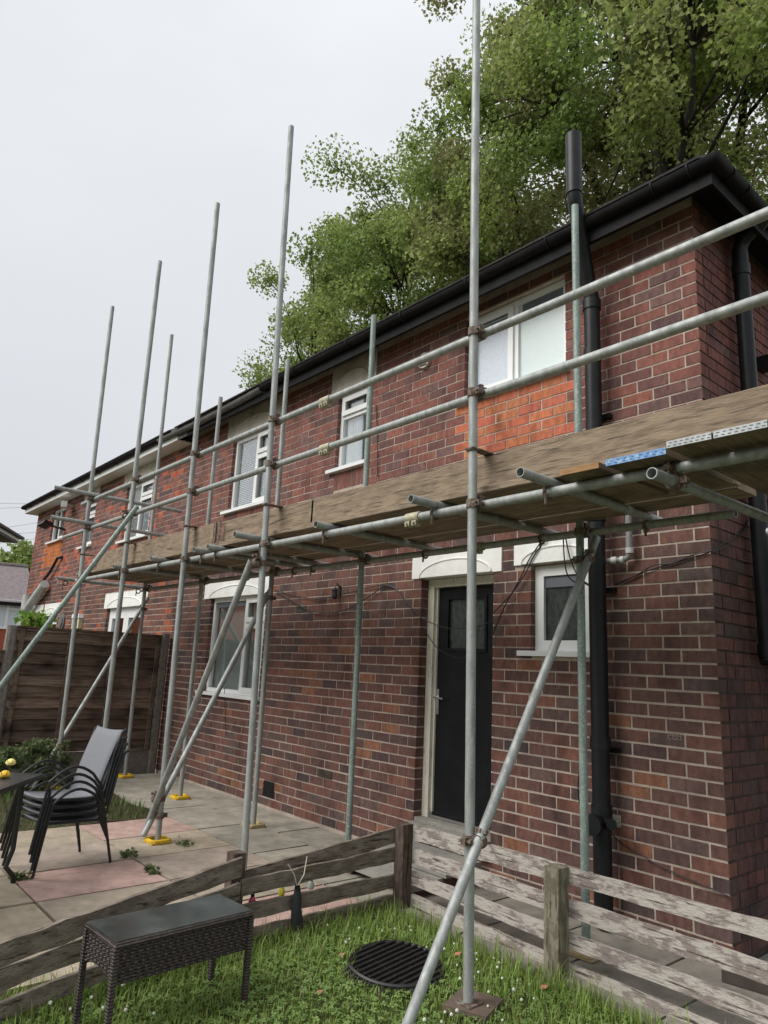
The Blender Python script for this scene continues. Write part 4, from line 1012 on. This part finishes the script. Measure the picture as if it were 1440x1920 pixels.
# ================================================================== BLACK GRATE LYING ON THE LAWN
gp = onZ(742, 1800, .03)
gr = thing('plastic_grate', 'broken round black plastic grate lying tilted on the lawn', 'grate', (gp.x, gp.y, -.02))
bd = onZ(790, 1770, .03)-onZ(660, 1812, .03); GA = math.atan2(bd.y, bd.x); ld = onZ(692, 1850, .03)-gp; LA = math.atan2(ld.y, ld.x)-GA
tilt = Euler((R_(6), R_(-5), GA)).to_matrix()
def G(x, y, z): return Vector((gp.x, gp.y, .0))+tilt@Vector((x, y, z))
RG = .235
sm(MB().path([G(RG*math.cos(a), RG*math.sin(a), 0) for a in np.linspace(0, 2*math.pi, 41)[:-1]], .008, 7, closed=True).build('rim', 'grate_black', gr))
pan = MB().lathe((0, 0, 0), [(.02, -.030), (RG*.7, -.026), (RG-.01, -.004), (RG-.012, -.001)], 28); pan.v = [tuple(G(*v)) for v in pan.v]; pan.build('pan', 'grate_black', gr)
for k in range(-6, 7):
    y = k*.034; hw = math.sqrt(max(0, RG*RG-y*y))
    if hw < .05: continue
    MB().obox(G(0, y, .004), tilt@Vector((hw, 0, 0)), tilt@Vector((0, .0045, 0)), tilt@Vector((0, 0, .007))).build('bar', 'grate_black', gr)
for x in (-.16, -.05, .06, .17):
    hw = math.sqrt(RG*RG-x*x); MB().obox(G(x, 0, -.006), tilt@Vector((.005, 0, 0)), tilt@Vector((0, hw, 0)), tilt@Vector((0, 0, .008))).build('cross_bar', 'grate_black', gr)
# bent-up front lip with radial ribs
lip = [(a, G((RG+.012)*math.cos(a), (RG+.012)*math.sin(a), .045), G((RG+.085)*math.cos(a), (RG+.075)*math.sin(a), -.015)) for a in np.linspace(LA-.8, LA+.8, 13)]
sm(MB().path([l[1] for l in lip], .010, 6).build('lip', 'grate_black', gr)); sm(MB().path([l[2] for l in lip], .008, 6).build('lip', 'grate_black', gr))
for l in lip: sm(MB().path([l[1], l[2]], .006, 5).build('rib', 'grate_black', gr))

# ================================================================== THINGS ON THE FENCE
def zat(px, py, X): return onX(px, py, X)
hb = zat(552, 1640, -1.69)
bag = thing('hanging_bag', 'rolled black cloth hanging from the low fence by a pale string', 'bag', (hb.x, hb.y, .1))
p1_, p2_ = zat(557, 1660, -1.66), zat(556, 1755, -1.66)
mb = MB(); n = 12; rings = []
for k in range(9):
    t = k/8; c = p1_.lerp(p2_, t); rr = .012+.020*math.sin(math.pi*min(1, t*.75+.05)); rings.append([(c+Vector((.0, math.cos(a), 0))*rr*(1+.25*math.sin(3*a+k))+Vector((math.sin(a), 0, 0))*rr*.7*(1+.2*math.cos(2*a+k))) for a in np.linspace(0, 2*math.pi, n+1)[:-1]])
mb.add([v_ for q_ in rings for v_ in q_], [(a*n+k, a*n+(k+1) % n, (a+1)*n+(k+1) % n, (a+1)*n+k) for a in range(8) for k in range(n)]+[tuple(range(n)), tuple(8*n+k for k in range(n))])
o = mb.build('cloth', 'sling_black', bag); o.data.shade_smooth()
sm(MB().path([zat(540, 1620, -1.675), zat(552, 1640, -1.66), zat(557, 1662, -1.66), zat(570, 1640, -1.66), zat(576, 1605, -1.675)], .003, 5).build('cord', 'string', bag))
for px, py, m, nm_ in ((473, 1688, 'red_glass', 'red'), (528, 1670, 'yellow_glass', 'yellow'), (583, 1658, 'clear_glass', 'clear')):
    p = zat(px, py, -1.76); b_ = thing('festoon_bulb', f'small {nm_} glass festoon bulb hanging behind the low fence', 'bulb', (p.x, p.y, p.z), 'coloured bulbs on the low fence')
    mb = MB().lathe((p.x, p.y, p.z-.03), [(.004, 0), (.017, .007), (.022, .022), (.014, .042), (.010, .05)], 10); sm(mb.build('glass', m, b_))
    sm(MB().lathe((p.x, p.y, p.z+.0205), [(.011, 0), (.011, .018), (.004, .022)], 8).build('cap', 'black_plastic', b_))
    MB().path([(p.x, p.y, p.z+.04), (p.x+.05, p.y, p.z+.11)], .002, 4).build('lead', 'cable_black', b_)
sk = onX(515, 1770, -1.60); tag(MB().obox(sk, (.0, .012, -.045), (.004, 0, 0), (0, .004, .002)).build('garden_stake', 'black_plastic'), 'small black plastic stake leaning in the grass by the low fence', 'stake')
# step of two slabs on bricks before the door
st = thing('door_step', 'loose stone slab step on blocks in front of the black door', 'step', (-2.05, -.4, 0))
MB().box((-2.44, -.42, .09), (-1.70, -.062, .15)).build('slab', 'concrete_grey', st); MB().box((-2.52, -.72, .045), (-1.72, -.43, .09)).build('slab', 'concrete_grey', st)
for x in (-2.40, -1.84): MB().box((x, -.40, .004), (x+.10, -.10, .089)).build('block', 'brick_obj', st).color = (.12, .07, .06, 1)
for x in (-2.46, -1.84): MB().box((x, -.70, .004), (x+.10, -.46, .044)).build('block', 'brick_obj', st).color = (.10, .06, .055, 1)
pl = onZ(1325, 1000, 0)
tag(MB().obox((.16, -.14, .030), (.13, .02, 0), (-.015, .09, 0), (0, 0, .026)).build('loose_block', 'mortar_dark'), 'dark loose slab on the path below the house corner', 'slab')

# ================================================================== NEIGHBOURING HOUSES, WIRES
def nb_house(name, label, px0, px1, eave_py, base_py, ridge_py, D, dep, roofm, win=True):
    a, b = onD(px0, eave_py, D), onD(px1, eave_py, D*1.0); ze = (a.z+b.z)/2
    d = Vector((b.x-a.x, b.y-a.y, 0)); W = d.length; d.normalize(); bk = Vector((-d.y, d.x, 0)); o = thing(name, label, 'house', (a.x, a.y, -.14))
    a = Vector((a.x, a.y, 0))
    zr = onD(px1, ridge_py, D+dep/2).z
    MB().obox(a+d*W/2+bk*dep/2+Vector((0, 0, (ze-.14)/2)), d*W/2, bk*dep/2, (0, 0, (ze+.14)/2)).build('wall', 'red_brick_far', o)
    e = .3; A = a-d*e-bk*e; Bp = a+d*(W+e)-bk*e; C = a+d*(W+e)+bk*(dep+e); Dp = a-d*e+bk*(dep+e); R0 = a+d*(.0)+bk*dep/2; R1 = a+d*(W*.9)+bk*dep/2
    vs = [Vector((p.x, p.y, ze)) for p in (A, Bp, C, Dp)]+[Vector((R0.x, R0.y, zr)), Vector((R1.x, R1.y, zr))]
    ro = MB().add(vs, [(0, 1, 5, 4), (2, 3, 4, 5), (1, 2, 5), (3, 0, 4), (3, 2, 1, 0)]).build('roof', roofm, o)
    MB().path([vs[4]+Vector((0, 0, .03)), vs[5]+Vector((0, 0, .03))], .12, 6).build('ridge', 'roof_tile_far', ro)
    MB().obox(a+d*W/2-bk*(e+.02)+Vector((0, 0, ze-.06)), d*(W/2+e), bk*.03, (0, 0, .10)).build('gutter', 'fascia_black', o)
    if win:
        wc = onD(9, 1151, D); cx = Vector((wc.x, wc.y, wc.z))-bk*.06
        for off, wd, hh in ((0, .80, .85),):
            f = MB(); 
            def bar(u0, u1, z0, z1): f.obox(cx+d*((u0+u1)/2)+Vector((0, 0, (z0+z1)/2)), d*(u1-u0)/2, bk*.05, (0, 0, (z1-z0)/2))
            bar(-wd, wd, -hh, -hh+.12); bar(-wd, wd, hh-.12, hh); bar(-wd, -wd+.12, -hh+.12, hh-.12); bar(wd-.12, wd, -hh+.12, hh-.12); bar(.05, .19, -hh+.12, hh-.12); bar(.19, wd-.12, .22, .36)
            w_ = f.build('window', 'white_upvc', o); MB().obox(cx+bk*.03, d*(wd-.05), bk*.01, (0, 0, hh-.05)).build('pane', 'frosted', w_)
    return o
nb_house('brick_house', 'orange brick house with grey tiled roof beyond the fence at the far left', -90, 60, 1128, 1200, 1064, 46, 7, 'roof_tile_far')
# roof corner of the next house, cut by the picture's left edge
q0 = onZ(42, 1012, 5.0); q1 = onZ(0, 987, 5.0); uu = Vector((q1.x-q0.x, q1.y-q0.y, 0)).normalized(); nn = Vector((uu.y, -uu.x, 0)); nn = nn if nn.x < 0 else -nn
nz2 = thing('brick_house', 'corner of a brick house with white fascia at the left picture edge', 'house', (q0.x+uu.x*4+nn.x*4, q0.y+uu.y*4+nn.y*4, -.14))
a = Vector((q0.x, q0.y, 0)); cc_ = a+uu*4.2+nn*4.2
MB().obox(cc_+Vector((0, 0, 2.35)), uu*3.65, nn*3.65, (0, 0, 2.49)).build('wall', 'red_brick_far', nz2)
MB().obox(cc_+Vector((0, 0, 4.88)), uu*4.1, nn*4.1, (0, 0, .03)).build('soffit', 'gutter_grey', nz2)
MB().obox(cc_+Vector((0, 0, 4.96)), uu*4.13, nn*4.13, (0, 0, .045)).build('fascia', 'white_upvc', nz2)
vs = [cc_+uu*4.25*i_+nn*4.25*j_ for i_, j_ in ((-1, -1), (1, -1), (1, 1), (-1, 1))]; vs = [Vector((p.x, p.y, 5.01)) for p in vs]; vs += [p+Vector((0, 0, .07)) for p in vs]+[Vector((cc_.x, cc_.y, 7.4))]
MB().add(vs, [(3, 2, 1, 0)]+[(k, (k+1) % 4, 4+(k+1) % 4, 4+k) for k in range(4)]+[(4+k, 4+(k+1) % 4, 8) for k in range(4)]).build('roof', 'roof_tile', nz2)
wires = (((-30, 934), (95, 936)), ((-30, 945), (90, 940)), ((-30, 985), (70, 972)), ((-30, 993), (66, 990)), ((-30, 1012), (64, 1002)))
for k, (q0_, q1_) in enumerate(wires):
    a, b = onD(*q0_, 36), onD(*q1_, 40); a = a+(a-b)*1.5; b = b+(b-a)*.6
    pts = [a.lerp(b, t)-Vector((0, 0, .25*4*t*(1-t))) for t in np.linspace(0, 1, 11)]
    tag(MB().path(pts, .010, 4).build('overhead_wire', 'wire'), ('uppermost', 'second from the top', 'middle', 'second lowest', 'lowest')[k]+' of the five thin overhead wires at the far left', 'wire', 'overhead wires')

# ================================================================== VEGETATION
def blades(n, pos, hgt, wid, cols, lean=.5):
    """curved grass blades: 5 vertices, 3 faces (as triangles)"""
    a = np.random.uniform(0, 2*np.pi, n); l = np.random.uniform(.1, 1., n)*lean*hgt; w = wid*np.random.uniform(.6, 1.3, n)
    dx, dy = np.cos(a), np.sin(a); sx, sy = -dy*w, dx*w
    P = np.zeros((n, 5, 3))
    P[:, 0] = pos+np.c_[sx, sy, 0*sx]; P[:, 1] = pos-np.c_[sx, sy, 0*sx]
    mid = pos+np.c_[dx*l*.35, dy*l*.35, hgt*.6]; tip = pos+np.c_[dx*l, dy*l, hgt*(1-.25*(l/hgt)**2)]
    P[:, 2] = mid+np.c_[sx, sy, 0*sx]*.7; P[:, 3] = mid-np.c_[sx, sy, 0*sx]*.7; P[:, 4] = tip
    F = np.array([[0, 1, 3], [0, 3, 2], [2, 3, 4]]); F = (F[None]+5*np.arange(n)[:, None, None]).reshape(-1, 3)
    return P.reshape(-1, 3), F, np.repeat(cols, 3, 0)
def lz(x, y): return -.035+.018*np.sin(2.1*x+1)*np.cos(1.7*y)+.010*np.sin(5*x+3*y)
n = 52000
gx = np.random.uniform(-1.72, 2.2, n); gy = np.random.uniform(-4.1, -.91, n)
dist = np.hypot(gx-CAM[0], gy-CAM[1]); keep = (dist > .9) & ~((np.hypot(gx-gp.x, gy-gp.y) < .215)) & ~((abs(gx-OUT[0][1].x-.005) < .075) & (abs(gy-YO-.03) < .075))
gx, gy = gx[keep], gy[keep]; n = len(gx)
edge = np.exp(-np.minimum(gx+1.72, -.91-gy)/.18)
patch = .5+.5*np.sin(3.1*gx+1.3)*np.sin(2.7*gy+.6)+np.random.normal(0, .15, n)
hg = (.028+.026*np.clip(patch, 0, 1)+.11*edge*np.random.uniform(.3, 1.1, n))*np.random.uniform(.6, 1.25, n)
base = np.array([.19, .30, .055]); yel = np.array([.33, .42, .11]); dry = np.array([.32, .28, .14])
t = np.clip(np.random.normal(.4, .25, n), 0, 1)[:, None]; cg = base*(1-t)+yel*t; dr = np.random.rand(n) < .07; cg[dr] = dry
P, F, C = blades(n, np.c_[gx, gy, lz(gx, gy)], hg, .0028, cg*np.random.uniform(.75, 1.2, (n, 1)), .8)
tag(link('grass', npmesh('grass', P, F, 'grass_blade', C)), 'green grass of the small lawn inside the low fence', 'grass', kind='stuff')
# clover leaves (three leaflets) and white heads
def clover(n, xr, yr, zf, sz=(.006, .012), lift=(.01, .035)):
    x = np.random.uniform(*xr, n); y = np.random.uniform(*yr, n); z = zf(x, y)+np.random.uniform(*lift, n); V = []; 
    k = 3; ang = np.random.uniform(0, 2*np.pi, n); s = np.random.uniform(*sz, n); Vs = np.zeros((n, k, 4, 3)); tx = np.random.uniform(-.35, .35, (n, 2))
    for j in range(k):
        a = ang+j*2.094; c, sn = np.cos(a), np.sin(a)
        for q_, (u_, v_) in enumerate(((0, 0), (.9, .62), (1.45, 0), (.9, -.62))):
            ox, oy = s*(u_*c-v_*sn), s*(u_*sn+v_*c); Vs[:, j, q_] = np.c_[x+ox, y+oy, z+ox*tx[:, 0]+oy*tx[:, 1]]
    F = np.arange(n*k*4).reshape(-1, 4); t = np.random.rand(n, 1); col = np.array([.16, .275, .075])*(1-t)+np.array([.27, .37, .12])*t
    return Vs.reshape(-1, 3), F, np.repeat(col, k, 0)
P, F, C = clover(16000, (-1.7, 1.6), (-3.6, -.95), lz)
kp = np.hypot(P[::12, 0]-gp.x, P[::12, 1]-gp.y) > .25; kk = np.repeat(kp, 3); F = F[kk]; C = C[kk]
tag(link('clover', npmesh('clover', P, F, 'grass_blade', C)), 'clover leaves spread through the lawn', 'clover', kind='stuff')
fm = MB()
for k in range(300):
    x, y = random.uniform(-1.6, .8), random.uniform(-3.0, -1.0)
    if math.hypot(x-gp.x, y-gp.y) < .27 or (math.sin(2.3*x+1)*math.cos(2.9*y) < -.2): continue
    z = float(lz(x, y))+random.uniform(.025, .05); r = random.uniform(.005, .009); fm.lathe((x, y, z), [(.002, 0), (r, r*.7), (r*.9, r*1.4), (.002, r*1.9)], 6)
tag(fm.build('clover_flowers', 'petal'), 'small white clover flowers dotted over the lawn', 'flowers', kind='stuff')
dl_ = MB()
for px, py in ((598, 1860), (858, 1788), (1020, 1850), (640, 1790)):
    p = onZ(px, py, .02); dl_.obox(p, (.018, .004, .006), (-.004, .012, .004), (0, 0, .0006))
tag(dl_.build('dead_leaves', 'leaf_dead'), 'few brown dead leaves on the lawn', 'leaves', kind='stuff')

def leaves(n, centres, spread, size, cols, up=.5):
    """leaf = folded kite of two triangles x2 (4 tris)"""
    idx = np.random.randint(0, len(centres), n); c = centres[idx]
    d = np.random.normal(0, 1, (n, 3)); d /= np.linalg.norm(d, axis=1)[:, None]; rr = np.random.rand(n)**.6
    p = c+d*rr[:, None]*spread[idx][:, None]*np.array([1, 1, .75])
    a = np.random.normal(0, 1, (n, 3)); a[:, 2] -= .35; a /= np.linalg.norm(a, axis=1)[:, None]
    nrm = np.random.normal(0, 1, (n, 3)); nrm[:, 2] += up*2; nrm -= a*(a*nrm).sum(1)[:, None]; nrm /= np.linalg.norm(nrm, axis=1)[:, None]
    b = np.cross(nrm, a); s = size*np.random.uniform(.6, 1.25, n)[:, None]
    V = np.zeros((n, 6, 3)); V[:, 0] = p; V[:, 1] = p+s*(.35*a+.50*b+.10*nrm); V[:, 2] = p+s*(.62*a+.22*b+.02*nrm); V[:, 3] = p+s*(1.05*a-.08*nrm); V[:, 4] = p+s*(.62*a-.22*b+.02*nrm); V[:, 5] = p+s*(.35*a-.50*b+.10*nrm)
    F = np.array([[0, 2, 1], [0, 3, 2], [0, 4, 3], [0, 5, 4]]); F = (F[None]+6*np.arange(n)[:, None, None]).reshape(-1, 3)
    t = np.clip(np.random.normal(.45, .28, n), 0, 1)[:, None]; k = idx % len(cols)
    c0 = np.array(cols)[idx % len(cols)]; c1 = np.array(cols)[(idx*7+3) % len(cols)]
    col = (c0*(1-t)+c1*t)*np.random.uniform(.7, 1.25, (n, 1))
    return V.reshape(-1, 3), F, np.repeat(col, 4, 0)
def tree(name, label, base, centre, rad, ncl, nleaf, lsize, cols, seed, trunk_r=.32, shell=.55, limbs=11, group=None, clr=(.6, 1.15)):
    rs = np.random.RandomState(seed); random.seed(seed); np.random.seed(seed)
    base, centre = Vector(base), Vector(centre); o = thing(name, label, 'tree', base, group)
    pts = []
    while len(pts) < ncl:
        d = rs.normal(0, 1, 3); d /= np.linalg.norm(d); az = math.atan2(d[1], d[0])
        bump = 1+.09*math.sin(3*az+seed)+.08*math.sin(5*az+2.3*d[2]*3+seed*2)+.07*math.sin(9*az+4*d[2])
        r = (shell+(1-shell)*rs.rand()**.7) if rs.rand() < .82 else rs.rand()*shell
        p = np.array(centre)+d*r*bump*np.array(rad)
        if p[2] < centre.z-rad[2]*.78: continue
        pts.append(p)
    pts = np.array(pts)
    wood = MB(); tp = []
    fork = Vector((base.x*.6+centre.x*.4, base.y*.6+centre.y*.4, base.z+(centre.z-rad[2]*.85-base.z)*.8))
    def limb(p0, p1, r0, r1, n=7, wig=.25):
        L_ = (p1-p0).length; q = []
        off = Vector(rs.normal(0, 1, 3))*wig*L_*.12
        for k in range(n):
            t = k/(n-1); q.append(p0.lerp(p1, t)+off*math.sin(math.pi*t)+Vector((0, 0, L_*.10*math.sin(math.pi*t)))+Vector(rs.normal(0, 1, 3))*.012*L_*(0 < k < n-1))
        wood.path(q, r0, 7 if r0 > .05 else 5, r1); return q
    tq = limb(base-Vector((0, 0, .2)), fork, trunk_r, trunk_r*.75, 6, .1)
    nodes = []
    for k in range(limbs):
        j = pts[rs.randint(len(pts))] if k else np.array(centre)+np.array([0, 0, rad[2]*.8])
        e = Vector(np.array(fork)*.18+np.array(j)*.82); q = limb(fork, e, trunk_r*rs.uniform(.34, .52), trunk_r*.10, 9, .5)
        nodes += [(v_, trunk_r*.42*(1-i_/9)+.02) for i_, v_ in enumerate(q)]
    NP = np.array([n_[0][:] for n_ in nodes])
    for p in pts:
        dd = np.linalg.norm(NP-p, axis=1)+.4*np.maximum(0, NP[:, 2]-p[2]); k = int(np.argmin(dd)); q = limb(nodes[k][0], Vector(p), min(.055, nodes[k][1]*.6), .012, 5, .5)
        for _ in range(3):
            e = Vector(p)+Vector(rs.normal(0, 1, 3))*rs.uniform(.12, .3); limb(q[rs.randint(2, 5)], e, .014, .005, 3, .3)
    tr = wood.build('trunk', 'bark', o); tr.data.shade_smooth()
    spread = rs.uniform(*clr, len(pts)); P, F, C = leaves(nleaf, pts, spread, lsize, cols)
    link('crown', npmesh('crown', P, F, 'leaf', C), o); return o
GR = [(.225, .31, .075), (.185, .265, .066), (.29, .36, .105), (.155, .225, .06), (.33, .38, .125), (.25, .305, .09)]
BR = GR+[(.31, .26, .13), (.24, .31, .075), (.27, .24, .12)]
c1_ = onY(1215, 190, 9.5); c2_ = onY(772, 640, 11)
tree('sycamore_tree', 'large sycamore towering behind the right end of the terrace roof', (c1_.x+.5, 10.2, -.1), c1_, (6.4, 5.2, 6.3), 340, 190000, .105, BR, 5, .42, .5, 14, 'trees behind the house')
tree('sycamore_tree', 'lower rounded green tree rising behind the middle of the roof', (c2_.x-.5, 11.5, -.1), c2_, (6.2, 5.0, 6.2), 360, 185000, .108, GR, 11, .36, .55, 11, 'trees behind the house')
c3_ = onD(38, 1052, 60); tree('distant_tree', 'small distant tree between the far houses at the left', (c3_.x, c3_.y, -.1), (c3_.x, c3_.y, c3_.z-.6), (1.9, 1.9, 2.0), 40, 3500, .35, GR, 21, .2, .4, 6)
# shrub by the fence, fern in pot beyond the fence, weeds in joints
random.seed(3); np.random.seed(3)
def shrub(name, label, p, h_, rad, n, ls, ncl, cols=GR):
    o = thing(name, label, 'shrub', p); mb = MB(); cl = []
    for k in range(ncl):
        a = random.uniform(0, 6.28); r = rad*random.random()**.5; e = Vector((p[0]+r*math.cos(a), p[1]+r*math.sin(a), p[2]+h_*random.uniform(.25, 1)))
        m_ = Vector((p[0]+.3*r*math.cos(a), p[1]+.3*r*math.sin(a), p[2]+(e.z-p[2])*.55)); mb.path([Vector(p), m_, e], .006, 5, .002); cl.append(e)
    mb.build('stem', 'bark', o); c = np.array([v_[:] for v_ in cl]); P, F, C = leaves(n, c, np.full(len(c), rad*.38), ls, cols); P[:, 2] = np.maximum(P[:, 2], p[2]); link('foliage', npmesh('foliage', P, F, 'leaf', C), o)
SG = [(.11, .17, .06), (.16, .21, .09), (.085, .14, .045), (.20, .22, .11)]
shp = onZ(70, 1478, 0); shrub('garden_shrub', 'bushy pale green shrub in the bed behind the table', (shp.x, shp.y, -.012), .50, .24, 1500, .045, 34, SG)
shp = onZ(18, 1500, 0); shrub('garden_shrub', 'small low shrub half hidden by the patio table', (shp.x-.5, shp.y-.1, -.012), .45, .26, 900, .045, 22, SG)
for px, py, lab in ((285, 1636, 'small weed in the slab joint below the pink slab corner'), (238, 1606, 'small weed in the slab joint under the back chair legs'), (40, 1648, 'small weed beside the front chair leg'), (340, 1585, 'tiny weed beside the yellow base pad')):
    p = onZ(px, py, 0); o = thing('weed', lab, 'weed', (p.x, p.y, 0)); c = np.array([[p.x+random.uniform(-.05, .05), p.y+random.uniform(-.05, .05), .02] for _ in range(6)])
    P, F, C = leaves(90 if px != 340 else 40, c, np.full(6, .03), .03, SG); P[:, 2] = np.maximum(P[:, 2], .003); link('foliage', npmesh('foliage', P, F, 'leaf', C), o)
n = 2600; gx = np.random.uniform(-6.6, -4.8, n); gy = np.random.uniform(-3.4, -1.06, n); zz = -.012+.02*np.sin(7*gx)*np.cos(6*gy)
P, F, C = blades(n, np.c_[gx, gy, zz], np.random.uniform(.03, .11, n), .004, np.tile(np.array([[.09, .14, .035]]), (n, 1))*np.random.uniform(.6, 1.4, (n, 1)), .9)
tag(link('bed_grass', npmesh('bed_grass', P, F, 'grass_blade', C)), 'rough grass and weeds growing in the bed by the fence', 'grass', kind='stuff')
hp = onX(66, 1183, -9.2); pot = thing('hanging_plant', 'bright green fern in a basket above the far end of the fence', 'plant', (hp.x, hp.y, hp.z-.35))
sm(MB().lathe((hp.x, hp.y, hp.z-.30), [(.06, 0), (.15, .10), (.17, .22), (.16, .22)], 12).build('basket', 'post_dark', pot))
sm(MB().tube((hp.x, hp.y, -.13), (hp.x, hp.y, hp.z-.29), .03, 8).build('stand', 'post_dark', pot))
c = np.array([[hp.x+random.uniform(-.16, .16), hp.y+random.uniform(-.16, .16), hp.z+random.uniform(-.05, .22)] for _ in range(14)]); P, F, C = leaves(420, c, np.full(14, .12), .10, [(.22, .36, .05), (.16, .30, .05), (.28, .38, .09)]); link('foliage', npmesh('foliage', P, F, 'leaf', C), pot)
